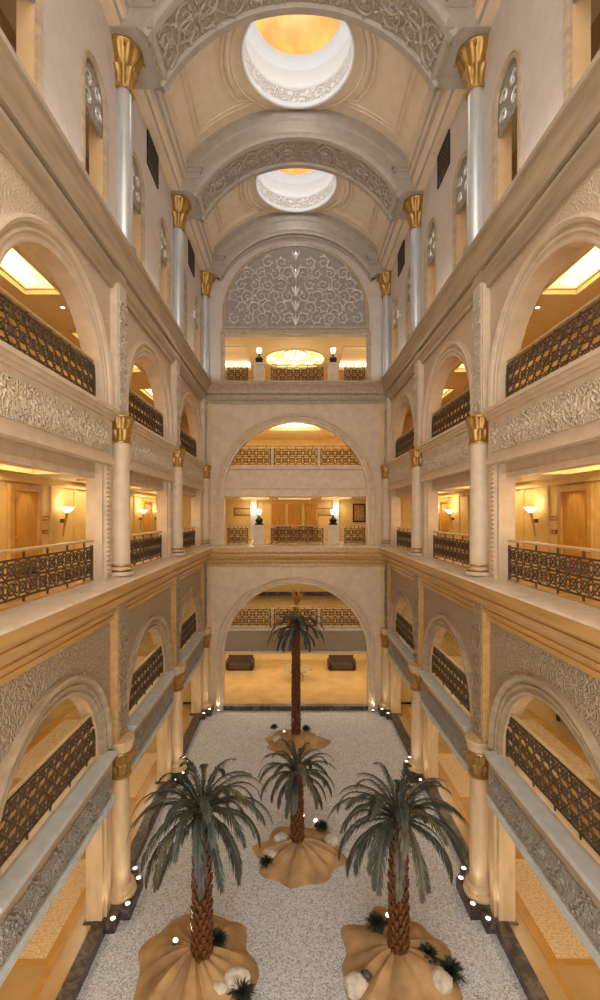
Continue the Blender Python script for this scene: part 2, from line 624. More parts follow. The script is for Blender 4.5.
def scroll(m1, mp, cx, cz, r0, turns, dirn, ph, n=22, tr=.045, mat_='relief', leaves=True, sides=(-1, 1)):
    """a spiral stem with small leaves; mp maps (u, v, height off the surface) to space"""
    for s in sides:
        pts, rr = [], []
        for i in range(n + 1):
            q = i / n
            a = ph + dirn * turns * 2 * PI * q
            r_ = r0 * (1 - q) ** .9 + .02
            pts.append(mp(s * (cx + r_ * cos(a)), cz + r_ * sin(a), .02))
            rr.append(tr * (1.15 - .6 * q))
        m1.tube(pts, rr, 5, mat_)
        for i in range(1, n - 6, 3) if leaves else ():
            q = i / n
            a = ph + dirn * turns * 2 * PI * q
            r_ = r0 * (1 - q) ** .9 + .02
            a2 = a + dirn * .45
            l_ = .42 * r0
            u0, v0 = cx + r_ * cos(a), cz + r_ * sin(a)
            u1, v1 = cx + (r_ + l_) * cos(a2), cz + (r_ + l_) * sin(a2)
            m1.tube([mp(s * u0, v0, .01), mp(s * (u0 + u1) / 2, (v0 + v1) / 2, .04), mp(s * u1, v1, .01)], [tr * .6, tr * 1.2, tr * .3], 5, mat_)


# ------------------------------------------------------------------ vault with ribs
ZC = 21.45
RV = 5.92


def zv(x):
    return ZC + math.sqrt(max(RV * RV - x * x, 0.01))


RIBS = [(6.15, 7.9), (12.4, 14.15), (18.66, 20.41), (25.02, 25.5)]
DOMES = [(16.40, 1.98), (22.70, 1.98)]
VX = 4.46
mb = MB()
# stretch of vault nearest the camera is plain
xs = [-VX + 2 * VX * i / 24 for i in range(25)]
mb.grid([[(x, 5.0, zv(x)) for x in xs], [(x, 14.0, zv(x)) for x in xs]], 'vault')
for (yc, r), (ya, yb) in zip(DOMES, ((14.0, 18.8), (20.3, 25.3))):
    angs = set(2 * PI * i / 64 for i in range(64))
    for cx, cy in ((VX, yb - yc), (-VX, yb - yc), (-VX, ya - yc), (VX, ya - yc)):
        angs.add(math.atan2(cy, cx) % (2 * PI))
    angs = sorted(angs)
    rows = []
    for t in angs + [angs[0]]:
        c, s_ = cos(t), sin(t)
        k = min(VX / abs(c) if abs(c) > 1e-6 else 1e9, (yb - yc) / s_ if s_ > 1e-6 else ((ya - yc) / s_ if s_ < -1e-6 else 1e9))
        row = []
        for j in range(17):
            rr = r + (k - r) * (j / 16) ** 1.5
            x, y = rr * c, yc + rr * s_
            bl = max(0.0, 1 - (rr - r) / .75)
            bl = bl * bl * (3 - 2 * bl)
            row.append((x, y, zv(x) * (1 - bl) + 27.14 * bl))
        rows.append(row)
    mb.grid(rows, 'vault')
# drawn mouldings on the vault: ring round the dome and a panel on each flank
for (yc, r), (ya, yb) in zip(DOMES, ((14.15, 18.66), (20.41, 25.0))):
    mb.tube([((r + .42) * cos(t * PI / 32), yc + (r + .42) * sin(t * PI / 32), zv((r + .42) * cos(t * PI / 32)) - .06) for t in range(65)], .04, 5, 'stone')
    for s in (-1, 1):
        for ins in (0.0, 0.16):
            x0, x1 = 2.35 + ins, 4.0 - ins
            pts = []
            ye0, ye1 = ya + .45 + ins, yb - .45 - ins
            for i in range(9):
                x = x1 + (x0 - 0.75 - x1) * i / 8
                pts.append((s * x, ye0, zv(x) - .01))
            for i in range(13):
                t = -PI / 2.9 + 2 * PI / 2.9 * i / 12
                rr = r + .62 + ins
                x, y = rr * cos(t), yc + rr * sin(t)
                if ye0 < y < ye1:
                    pts.append((s * x, y, zv(x) - .01))
            for i in range(9):
                x = x0 - .75 + (x1 - x0 + .75) * i / 8
                pts.append((s * x, ye1, zv(x) - .01))
            pts.append((s * x1, ye0, zv(x1) - .01))
            mb.tube(pts, .05, 4, 'stone')
mb.build('ceiling', kind='structure', smooth=True)

# longitudinal entablature below the vault
for sx in (-1, 1):
    mb = MB()
    prof = [(0.02, 23.95), (-.34, 23.95), (-.38, 24.08), (-.46, 24.14), (-.50, 24.36), (-.60, 24.42), (-.62, 24.66), (-.70, 24.72), (-.72, 25.6), (0.02, 25.6)]
    mb.grid([[(sx * (P + d), y, z) for d, z in prof] for y in (5.0, YB)], mats=['vault', 'rib', 'vault', 'vault', 'rib', 'vault', 'rib', 'vault', 'vault'])
    mb.build('trim_%d' % tn, kind='structure')
    tn += 1

for (ya, yb) in RIBS:
    W = yb - ya
    e = min(.3, W * .3)
    prof = [(6.05, 0), (5.72, 0), (5.66, -.07), (5.40, -.07), (5.34, 0), (5.05, 0), (5.0, -.06), (4.86, -.06), (4.80, .02), (4.72, .04), (4.70, .10),
            (4.70, e - .06), (4.79, e), (4.79, W - e), (4.70, W - e + .06), (4.70, W - .04), (4.80, W), (6.05, W)]
    mts = ['rib'] * 12 + ['ribcarv'] + ['rib'] * 4
    rows = []
    n = 48
    for i in range(n + 1):
        t = math.radians(29 + 122 * i / n)
        rows.append([(r * cos(t), ya + y, ZC + r * sin(t)) for r, y in prof])
    mb = MB()
    mb.grid(rows, mats=mts)
    if W > 1:
        def rmap(u, v, h, ya=ya, W=W):
            t = PI / 2 + u / 4.79
            return ((4.79 - h) * cos(t), ya + W / 2 + v, ZC + (4.79 - h) * sin(t))
        for k in range(6):
            for rw in (-1, 1):
                scroll(mb, rmap, .42 + k * .8, rw * .20, .36, 1.5, rw * (1 if k % 2 else -1), k * 1.3 + rw, tr=.045, mat_='rib')
    mb.build('trim_%d' % tn, kind='structure', smooth=True)
    tn += 1
    # entablature blocks that carry the rib
    mb = MB()
    for s in (-1, 1):
        x0, x1 = 3.98, P + .05
        for (ins, z0, z1) in ((0.0, 23.925, 24.42), (-.05, 24.42, 24.52), (-.02, 24.52, 24.66), (-.09, 24.66, 24.80), (-.16, 24.80, 24.98)):
            yy1 = min(yb - ins, YB) if yb < YB else YB
            mb.box((x0 + (ins if ins < 0 else 0), ya - .04 + ins, z0), (x1, yy1 + (.03 if yb < YB else 0), z1), 'rib', lambda x, y, z, s=s: (s * x, y, z))
        mb.box((4.15, ya + .02, 24.9), (x1 - .02, yb - .02, 25.9), 'rib', lambda x, y, z, s=s: (s * x, y, z))
    mb.build('trim_%d' % tn, kind='structure')
    tn += 1

# domes
for k, (yc, r) in enumerate(DOMES):
    t = thing('skylight_dome', ['round ceiling dome with white drum and gilded cap, third rib side, larger of the two in view',
                                'round ceiling dome with white drum and gilded cap next to the end wall'][k], 'dome', (0, yc, 27.1))
    if k == 0:
        t['label'] = 'round ceiling dome with white drum and gilded cap between the first two ribs'
    m1 = MB()
    m1.lathe([(r + .06, .3), (r + .06, .0), (r + .03, -.05), (r - .03, -.03), (r - .06, .06), (r - .06, .12)], n=64, m='white')
    m1.build('rim', t, True)
    m1 = MB()
    m1.lathe([(r - .06, .12), (r - .06, .62), (r - .1, .64), (r - .1, .72), (r + .0, .72)], n=64, mats=['drumcarv', 'white', 'white', 'white'])
    m1.build('carved_band', t, True)
    m1 = MB()
    m1.lathe([(r + .0, .72), (r + .14, .72), (r + .14, .80), (r + .05, 1.0), (r + .0, 1.45), (r - .12, 1.55), (r - .3, 1.62), (r - .36, 1.60), (r - .38, 1.66), (r - .36, 1.74), (r - .3, 1.74), (r - .3, 1.70), (r + .0, 1.70)], n=64, m='white')
    m1.build('drum', t, True)
    m1 = MB()
    m1.lathe([(r + .0, 1.70), (r + .0, 1.95)] + [((r + .0) * cos(a * PI / 24), 1.95 + 1.35 * sin(a * PI / 24)) for a in range(1, 12)] + [(0.02, 3.3)], n=64, m='goldpaint')
    m1.build('gilded_cap', t, True)
    m1 = MB()
    m1.lathe([(r - .02, .73), (r + .12, .73)], n=48, m='cove')
    m1.build('cove_lamp', t)
    m1 = MB()
    m1.lathe([(r - .26, 1.73), (r - .04, 1.73)], n=48, m='covew')
    m1.build('warm_cove_lamp', t)

# unseen point lamps added inside the domes to stand in for daylight
for yc, r in DOMES:
    point((0, yc, 27.2), 80, COOL, .5)

# lunette in the end wall
t = thing('lunette_panel', 'silver half-round relief panel above the top balcony of the end wall', 'relief', (0, YB - .01, 21.25))
RL = 3.86


def lun_pts(r, n=40):
    return [(-r, 0.0)] + [(-r * cos(PI * i / n), .55 + r * sin(PI * i / n)) for i in range(n + 1)] + [(r, 0.0)]


m1 = MB()
pts = lun_pts(RL)
m1.ngon([(x, -.04, z) for x, z in pts], 'lunette')
m1.grid([[(x, -.04, z) for x, z in pts], [(x, .0, z) for x, z in pts]], 'lunette')
m1.build('ground', t)
m1 = MB()
for (ra, rb, d) in ((RL, RL + .12, -.1), (RL + .12, RL + .2, -.06)):
    m1.grid([[(x, -.0, z) for x, z in lun_pts(ra)], [(x, d, z) for x, z in lun_pts(ra)], [(x, d, z) for x, z in lun_pts(rb)], [(x, 0, z) for x, z in lun_pts(rb)]], 'cornU')
m1.box((-RL - .2, -.1, -.16), (RL + .2, 0, 0.0), 'cornU')
m1.build('frame', t)
m1 = MB()
rnd = random.Random(4)


lmap = lambda u, v, h: (u, -.04 - h, v)
row_ = 0
cz = .42
while cz < 4.2:
    cx = .42 if row_ % 2 == 0 else .78
    k = 0
    while cx < 3.7:
        lim = RL - .3
        if (cz < .6 and cx < lim - .02) or (cx * cx + max(0, cz - .55) ** 2) < lim * lim:
            scroll(m1, lmap, cx, cz, rnd.uniform(.29, .37), rnd.uniform(1.2, 1.6), 1 if (k + row_) % 2 else -1, rnd.uniform(0, 6.28), tr=.042)
        cx += .74
        k += 1
    cz += .62
    row_ += 1
for cz in (.3, 1.1, 1.9, 2.9, 3.9):
    for s in (-1, 0, 1):
        m1.tube([(0, -.06, cz - .25), (s * .14, -.1, cz + .05), (s * .2, -.06, cz + .3)], [.03, .09, .015], 6, 'relief')
m1.build('scroll_relief', t, True)

# ------------------------------------------------------------------ galleries behind the walls
def ceil_trays(mb, x0, x1, y0, y1, z, trays, depth, m):
    xs = sorted(set([x0, x1] + [v for t in trays for v in t[:2]]))
    ys = sorted(set([y0, y1] + [v for t in trays for v in t[2:]]))
    for i in range(len(xs) - 1):
        for j in range(len(ys) - 1):
            cx, cy = (xs[i] + xs[i + 1]) / 2, (ys[j] + ys[j + 1]) / 2
            if not any(t[0] < cx < t[1] and t[2] < cy < t[3] for t in trays):
                mb.add([(xs[i], ys[j], z), (xs[i + 1], ys[j], z), (xs[i + 1], ys[j + 1], z), (xs[i], ys[j + 1], z)], [(0, 1, 2, 3)], m)
    for (a, b, c, d) in trays:
        st = [(0, z), (0, z - .05), (-.06, z - .05), (-.06, z + .07), (-.12, z + .07), (-.12, z + .12), (.10, z + .14), (.10, z + depth)]
        rows = []
        for (q, zz) in st:
            rows.append([(a - q, c - q, zz), (b + q, c - q, zz), (b + q, d + q, zz), (a - q, d + q, zz)])
        mb.grid(rows, m, closed=True)
        mb.ngon([(a - .1, c - .1, z + depth), (b + .1, c - .1, z + depth), (b + .1, d + .1, z + depth), (a - .1, d + .1, z + depth)], m)


XI = P + TH - .02
fl = {1: (0.22, 8.7, 3.7, 33.6), 2: (4.50, 8.7, 8.2, 36.0), 3: (9.14, 7.4, 11.88, 32.5), 4: (13.54, 7.7, 16.4, 34.0), 5: (18.1, 7.0, 22.6, 35.5)}
HX = 7.0
for f, (zf, xb, zc, yh) in fl.items():
    # floors
    mb = MB()
    for s in (-1, 1):
        mb.box((s * (P + .2), Y0, zf - .22), (s * xb, YB + .5, zf), 'tile')
    mb.box((-HX - 1.8, YB + .24, zf - .22), (HX + 1.8, yh, zf), 'tile')
    if f in (1, 2):
        for s in (-1, 1):
            for (ya, yb) in ((4.55, 8.0), (10.82, 14.25), (17.08, 20.5), (23.3, 25.4)):
                x0, x1, q = 5.95, 7.35, .14
                mb.box((s * x0, ya, zf), (s * x1, yb, zf + .012), 'tileband')
                mb.box((s * (x0 + q), ya + q, zf + .004), (s * (x1 - q), yb - q, zf + .022), 'carpet')
            mb.box((s * 5.82, Y0, zf), (s * 5.95, 25.6, zf + .011), 'tileband')
            mb.box((s * 7.35, Y0, zf), (s * 7.48, 25.6, zf + .01), 'tileband')
    mb.build('floor_gallery', kind='structure')
    # back walls of the side galleries and of the end hall
    for s in (-1, 1):
        mb = MB()
        mb.box((s * xb, Y0, zf - .1), (s * (xb + .2), YB + .6, zc + .05), 'niche' if f == 5 else 'goldwall')
        mb.box((s * (P + .25), YB + .5, zf - .1), (s * xb, YB + .7, zc + .05), 'goldwall')
        if f == 3:
            for y in (10.2, 10.9, 13.62, 15.1, 16.2, 17.4, 18.6, 19.8, 20.85, 22.0, 23.4, 24.7):
                mb.box((s * (xb - .05), y, zf), (s * xb, y + .12, zc), 'goldwall')
            mb.box((s * (xb - .1), Y0, zc - .22), (s * xb, YB, zc), 'goldwall')
            mb.box((s * (xb - .04), Y0, zf), (s * xb, YB, zf + .25), 'goldwall')
        if f in (2,):
            mb.box((s * (xb - .06), Y0, zf), (s * xb, YB, zf + .3), 'darkmarble')
        if f == 1:
            mb.box((s * (xb - .06), Y0, zf), (s * xb, YB, zf + .3), 'pier')
        mb.build('wall_gallery', kind='structure')
    mb = MB()
    mb.box((-HX - 1.8, yh, zf - .1), (HX + 1.8, yh + .2, zc + .05), 'goldwall')
    for s in (-1, 1):
        mb.box((s * HX, YB + .5, zf - .1), (s * (HX + .2), yh, zc + .05), 'goldwall')
    if f == 2:
        mb.box((-HX, yh - .1, zf), (HX, yh, zf + .3), 'darkmarble')
    mb.build('wall_hall', kind='structure')
    # ceilings
    mb = MB()
    for s in (-1, 1):
        trays = []
        if f in (3, 4):
            for yc in BC[1:]:
                a, b = sorted((s * (5.98 if f == 4 else 5.95), s * (7.0 if f == 4 else 6.8)))
                trays.append((a, b, yc - 1.95, yc + 1.95))
        a, b = sorted((s * (XI - .3), s * xb))
        ceil_trays(mb, a, b, Y0, YB + .55, zc, trays, .45, 'ceilgold')
        pw = P_COVE4 if f == 4 else P_COVE3
        for (a, b, c, d) in trays:
            area((a - .0, (c + d) / 2, zc + .17), (.35, 0, 1), .08, d - c, pw)
            area((b + .0, (c + d) / 2, zc + .17), (-.35, 0, 1), .08, d - c, pw)
    trays = {3: [(-3.4, -1.6, 28, 30.6), (-1.1, 1.1, 28, 30.6), (1.6, 3.4, 28, 30.6)],
             4: [(-5.2, -2.4, 28, 32), (2.4, 5.2, 28, 32), (-1.7, 1.7, 27.4, 30.2)],
             5: [(-6.4, -3.0, 28.6, 33.2), (3.0, 6.4, 28.6, 33.2)]}.get(f, [])
    if f == 5:
        # round cove in the middle of the top hall
        xs = [-HX, -6.4, -3.0, 3.0, 6.4, HX]
        ceil_trays(mb, -HX, -2.5, YB + .5, yh, zc - 1.3, [trays[0]], .35, 'ceilgold')
        ceil_trays(mb, 2.5, HX, YB + .5, yh, zc - 1.3, [trays[1]], .35, 'ceilgold')
        zz = zc - 1.3
        yc0 = 31.0
        angs = sorted(set([2 * PI * i / 48 for i in range(48)] + [math.atan2(b, a) % (2 * PI) for a in (-2.5, 2.5) for b in (yh - yc0, YB + .5 - yc0)]))
        rows = []
        for t_ in angs + [angs[0]]:
            c, s_ = cos(t_), sin(t_)
            k = min(2.5 / abs(c) if abs(c) > 1e-6 else 1e9, (yh - yc0) / s_ if s_ > 1e-6 else ((YB + .5 - yc0) / s_ if s_ < -1e-6 else 1e9))
            rows.append([(q * c, yc0 + q * s_, z_) for q, z_ in ((k, zz), (2.05, zz), (2.05, zz - .06), (1.98, zz - .06), (1.95, zz + .1), (2.15, zz + .12), (2.15, zz + .25), (1.2, zz + .42), (.02, zz + .48))])
        mb.grid(rows, 'ceilgold')
        for i in range(12):
            t_ = 2 * PI * i / 12
            area((1.98 * cos(t_), yc0 + 1.98 * sin(t_), zz + .14), (-.5 * cos(t_), -.5 * sin(t_), 1), .5, .05, 9)
        zt = zz
    else:
        ceil_trays(mb, -HX, HX, YB + .5, yh, zc, trays, .4, 'ceilgold')
        zt = zc
    for (a, b, c, d) in trays:
        area(((a + b) / 2, c + .02, zt + .17), (0, .35, 1), b - a, .08, 60)
        area(((a + b) / 2, d - .02, zt + .17), (0, -.35, 1), b - a, .08, 60)
    mb.build('ceiling_gallery', kind='structure', smooth=False)
    # ceiling light panels of the lower storeys, seen from above only
    if f in (1, 2):
        for s in (-1, 1):
            for yc in BC[1:]:
                area((s * 6.9, yc, zc - .06), (0, 0, -1), 1.0, 3.4, P_DOWN1 if f == 1 else P_DOWN2)
        for x in (-4, 0, 4):
            area((x, 29.5, zc - .06), (0, 0, -1), 2.2, 4.0, P_HALL if f == 1 else P_HALL * .7)
    if f == 5:
        for s in (-1, 1):
            for y in (8.3, 11.5, 14.6, 17.8, 20.8, 24.0):
                point((s * 6.35, y, 20.4), P_NICHE, (1, .8, .55), .05)
    if f in (3, 4):
        for x in (-2.6, 2.6):
            area((x, 27.3, zc - .03), (0, .15, -1), 1.6, .3, 50)
    if f == 4:
        for s in (-1, 1):
            for y in (7.2, 12.8, 15.94, 19.1, 22.2):
                spot((s * 6.4, y, zc - .06), (0, 0, -1), 60, WARM, 110, .8, .05)
    if f in (4, 5):
        for x in (-4.6, 0, 4.6):
            point((x, 29.5, zf + 1.3), 60 if f == 5 else 55, WARM, .2)  # unseen fill lights added to brighten the two upper halls, no fixture here
    if f in (3,):
        for s in (-1, 1):
            for yc in BC[1:]:
                area((s * 7.0, yc, zc - .1), (0, 0, -1), .3, 3.0, 26)

# slab edges facing the end hall: the beams in the two tall arches
mb = MB()
mb.box((-AE - .3, YB + .25, 3.08), (AE + .3, YB + .62, 4.5), 'stone')
mb.box((-AE - .3, YB + .18, 3.25), (AE + .3, YB + .27, 4.30), 'carved2')
mb.box((-AE - .3, YB + .10, 4.34), (AE + .3, YB + .62, 4.52), 'stone')
mb.box((-AE - .3, YB + .12, 3.08), (AE + .3, YB + .62, 3.22), 'stone')
mb.build('trim_%d' % tn, kind='structure')
tn += 1
mb = MB()
mb.box((-AE - .3, YB + .25, 11.84), (AE + .3, YB + .62, 13.54), 'stone')
mb.box((-AE - .3, YB + .14, 13.36), (AE + .3, YB + .62, 13.56), 'stone')
mb.box((-AE - .3, YB + .16, 12.28), (AE + .3, YB + .3, 12.44), 'stone')
mb.build('trim_%d' % tn, kind='structure')
tn += 1

# ------------------------------------------------------------------ lights of the atrium
for s in (-1, 1):
    # hidden strips on top of the upper cornice wash the top storey and the vault
    for yc in BC[1:]:
        area((s * 4.86, yc, 18.2), (-s * .25, 0, 1), .06, 5.0, P_VAULT, SOFT)

# ------------------------------------------------------------------ balcony fronts
proto = {}


def palmettes(t, hl, zc, x, hh, mm):
    m1 = MB()
    n = 12
    mp = lambda u, v, h: (x + h, u, v)
    for k in range(n):
        c = -hl + 2 * hl * (k + .5) / n
        up = 1 if k % 2 else -1
        for j in (-2, -1, 0, 1, 2):
            a = j * .5
            l = hh * 1.5 * (1 - .12 * abs(j))
            u1, v1 = c + l * .75 * sin(a), zc + up * (-hh * .75 + l * cos(a))
            m1.tube([mp(c, zc - up * hh * .75, 0), mp((c + u1) / 2 + .02 * j, (zc - up * hh * .75 + v1) / 2, .03), mp(u1, v1, .0)], [.014, .04, .012], 5, mm)
        for sd in (-1, 1):
            scroll(m1, mp, c + sd * .1, zc - up * hh * .78, .09, 1.2, sd, 1.5, n=10, tr=.02, mat_=mm, leaves=False, sides=(1,))
    m1.build('leaf_relief', t, True, weld=False)


def balcony_front(kind):
    t = thing('balcony_front', '', 'balcony')
    hl = 2.42 if kind == 2 else 2.52
    if kind == 2:
        z0 = -1.25
        m1 = MB()
        m1.box((-.02, -hl, z0 + .1), (.20, hl, -.1), 'cornU')
        m1.build('body', t)
        m1 = MB()
        m1.box((.19, -hl + .18, z0 + .2), (.235, hl - .18, -.42), 'friezeS')
        m1.build('carved_panel', t)
        palmettes(t, hl - .25, (z0 + .2 - .42) / 2, .218, .30, 'friezeS')
        m1 = MB()
        for (q, a, b) in ((.34, -.05, .04), (.30, -.11, -.05), (.26, -.18, -.11)):
            m1.box((-.02, -hl, a), (q, hl, b), 'silverledge')
        m1.build('ledge', t)
        m1 = MB()
        for (q, a, b) in ((.3, z0, z0 + .07), (.25, z0 + .07, z0 + .14)):
            m1.box((-.02, -hl, a), (q, hl, b), 'silverledge')
        m1.build('lip', t)
    else:
        z0 = -1.4
        m1 = MB()
        m1.box((-.02, -hl, z0 + .1), (.16, hl, -.1), 'stone')
        m1.build('body', t)
        m1 = MB()
        m1.box((.15, -hl + .2, z0 + .3), (.195, hl - .2, -.38), 'frieze')
        m1.build('carved_panel', t)
        palmettes(t, hl - .3, (z0 + .3 - .38) / 2, .178, .33, 'frieze')
        m1 = MB()
        for (q, a, b) in ((.34, -.05, .04), (.28, -.13, -.05), (.22, -.22, -.13)):
            m1.box((-.02, -hl, a), (q, hl, b), 'stone')
        m1.build('ledge', t)
        m1 = MB()
        for (q, a, b) in ((.26, z0, z0 + .08), (.22, z0 + .08, z0 + .16)):
            m1.box((-.02, -hl, a), (q, hl, b), 'stone')
        m1.build('lip', t)
    return t


for kind, z, word, fl_w in ((2, 4.56, 'silver-edged second-storey balcony front', 'second storey'), (4, 13.52, 'beige carved fourth-storey balcony front', 'fourth storey')):
    pr = None
    for sx in (-1, 1):
        for b_ in (1, 2, 3):
            lab = '%s on %s, %s' % (word, SIDE[sx], BAYW[b_])
            loc = (sx * P, BC[b_], z)
            rz = 0 if sx < 0 else PI
            if pr is None:
                pr = balcony_front(kind)
                pr.location, pr.rotation_euler, pr['label'], pr['group'] = loc, (0, 0, rz), lab, 'balcony fronts of the ' + fl_w
            else:
                copy_tree(pr, lab, loc, rz, 'balcony fronts of the ' + fl_w)


# ------------------------------------------------------------------ railings
def railing(length, rows, h, name='railing', handrail=True, metal='bronze', cell=None, gap=.17):
    """runs along local y, centred; lattice of crossing bars and rings"""
    t = thing(name, '', 'railing')
    z0, z1 = .10, .10 + h
    ch = h / rows
    nc = max(2, round(length / (cell or ch)))
    cw = length / nc
    m1 = MB()
    th = .024
    for i in range(rows):
        for j in range(nc):
            ya, za = -length / 2 + j * cw, z0 + i * ch
            c = (0, ya + cw / 2, za + ch / 2)
            for (p, q) in (((ya, za), (ya + cw, za + ch)), ((ya + cw, za), (ya, za + ch))):
                m1.tube([(0, p[0], p[1]), (0, q[0], q[1])], th * .9, 4, metal)
            for (cy, cz, r) in ((c[1], c[2], min(cw, ch) * .30),):
                pts = [(0, cy + r * cos(2 * PI * k / 10), cz + r * sin(2 * PI * k / 10)) for k in range(11)]
                m1.tube(pts, th, 4, metal)
            if j < nc - 1:
                r = min(cw, ch) * .22
                pts = [(0, ya + cw + r * cos(2 * PI * k / 8), za + ch / 2 + r * sin(2 * PI * k / 8)) for k in range(9)]
                m1.tube(pts, th, 4, metal)
    m1.build('lattice', t, weld=False)
    m1 = MB()
    for z in (z0, z1) + ((z0 + h / 2,) if rows % 2 == 0 else ()):
        m1.box((-.02, -length / 2, z - .02), (.02, length / 2, z + .02), metal)
    for s in (-1, 1):
        m1.box((-.03, s * length / 2 - .03, 0), (.03, s * length / 2 + .03, z1 + .05), metal)
    for k in range(5):
        y = -length / 2 + length * (k + .5) / 5
        m1.box((-.015, y - .02, z1), (.015, y + .02, z1 + gap - .03), metal)
        m1.box((-.015, y - .02, -.02), (.015, y + .02, z0), metal)
    m1.build('frame', t, weld=False)
    if handrail:
        m1 = MB()
        m1.tube([(0, -length / 2 - .05, z1 + gap), (0, length / 2 + .05, z1 + gap)], .05, 8, 'handrail', .7)
        m1.build('handrail', t, True)
    return t


STW = {2: 'second storey', 3: 'third storey', 4: 'fourth storey', 5: 'top storey'}
prl = {}
for f, z in ((2, 4.60), (3, 9.15), (4, 13.56)):
    for sx in (-1, 1):
        for b_ in (1, 2, 3):
            lab = 'bronze lattice railing, %s %s, %s' % (STW[f], SIDE[sx], BAYW[b_])
            loc = (sx * (P + (.22 if f == 3 else .16)), BC[b_], z)
            if (f == 3) not in prl:
                pr = railing(2 * AW - .12, 2, .72) if f == 3 else railing(2 * AW - .12, 3, .98, gap=.09)
                prl[f == 3] = pr
                pr.location, pr['label'], pr['group'] = loc, lab, 'bronze railings of the side galleries'
            else:
                copy_tree(prl[f == 3], lab, loc, None, 'bronze railings of the side galleries')

# railings and pedestals in the end wall
pm = {}


def end_rail(key, length, h, x, z, y, lab):
    k = (length, h)
    if k not in pm:
        t = railing(length, 2, h, metal=key)
        pm[k] = t
        t.location, t.rotation_euler, t['label'], t['group'] = (x, y, z), (0, 0, PI / 2), lab, 'railings of the end wall'
    else:
        copy_tree(pm[k], lab, (x, y, z), PI / 2, 'railings of the end wall')


for f, z in ((2, 4.52), (4, 13.56)):
    for x, wd in ((-2.62, 'in the left third'), (0, 'in the middle third'), (2.62, 'in the right third')):
        end_rail('bronze', 2.4, .85, x, z, YB + .42, 'bronze lattice railing, %s, %s of the end wall arch' % (STW[f], wd))
        if f == 2:
            pass
    for x, wd in ((-1.31, 'left'), (1.31, 'right')):
        q = MB()
        q.box((x - .07, YB + .34, z), (x + .07, YB + .5, z + .98), 'pier')
        q.box((x - .09, YB + .32, z + .9), (x + .09, YB + .52, z + 1.0), 'pier')
        tag(q.build('railing_post'), 'square stone post between the railings, %s, %s of the middle panel' % (STW[f], wd), 'post', 'posts in the end wall')
for f, z in ((3, 9.15), (5, 18.17)):
    end_rail('bronze', 2.9, .78, 0.08, z, YB + .3, 'long bronze lattice railing between two pedestals, %s of the end wall' % STW[f])
    for x, wd in ((-3.25, 'left'), (3.3, 'right')):
        end_rail('bronze', 1.1, .78, x, z, YB + .3, 'short bronze lattice railing %s of the pedestals, %s of the end wall' % (wd, STW[f]))
    for x, wd in ((-2.05, 'left'), (2.1, 'right')):
        t = thing('pedestal', 'stone pedestal on the %s of the railing, %s of the end wall' % (wd, STW[f]), 'pedestal', (x, YB + .28, z), group='pedestals in the end wall')
        q = MB()
        q.box((-.34, -.27, 0), (.34, .27, .12), 'stone')
        q.build('base', t)
        q = MB()
        q.box((-.29, -.23, .12), (.29, .23, .98), 'stone')
        q.build('body', t)
        q = MB()
        q.box((-.35, -.28, .98), (.35, .28, 1.1), 'stone')
        q.build('cap', t)
        t = thing('urn_lamp', 'globe lamp on a black urn foot atop the %s pedestal, %s' % (wd, STW[f]), 'lamp', (x, YB + .28, z + 1.1), group='urn lamps in the end wall')
        q = MB()
        q.lathe([(.02, 0), (.24, 0), (.26, .06), (.16, .12), (.2, .2), (.22, .28), (.12, .38), (.05, .44), (.04, .52), (.08, .55), (.0, .56)], n=16, m='black')
        q.build('foot', t, True)
        q = MB()
        q.lathe([(.0, .56), (.06, .57), (.11, .64), (.14, .74), (.15, .84), (.13, .86), (.05, .88), (.0, .88)], n=16, m='glass_lit')
        q.build('globe', t, True)
        point((x, YB + .0, z + 1.9), 4, WARM, .05)


# ------------------------------------------------------------------ columns
def leaf(q, ang, r0, z0, h, out, wd, m='gold'):
    rows = []
    for i in range(7):
        s_ = i / 6
        r = r0 + out * (s_ ** 2.2)
        z = z0 + h * (s_ if s_ < .8 else .8 + (.2 - (s_ - .8)) * .3 + .05)
        ww = wd * (1 - .75 * s_ ** 2)
        rows.append([(r * cos(ang) - d * ww * sin(ang), r * sin(ang) + d * ww * cos(ang), z + (.02 if d == 0 else 0)) for d in (-1, 0, 1)])
        rows[-1][1] = ((r + .035) * cos(ang), (r + .035) * sin(ang), z)
    q.grid(rows, m)


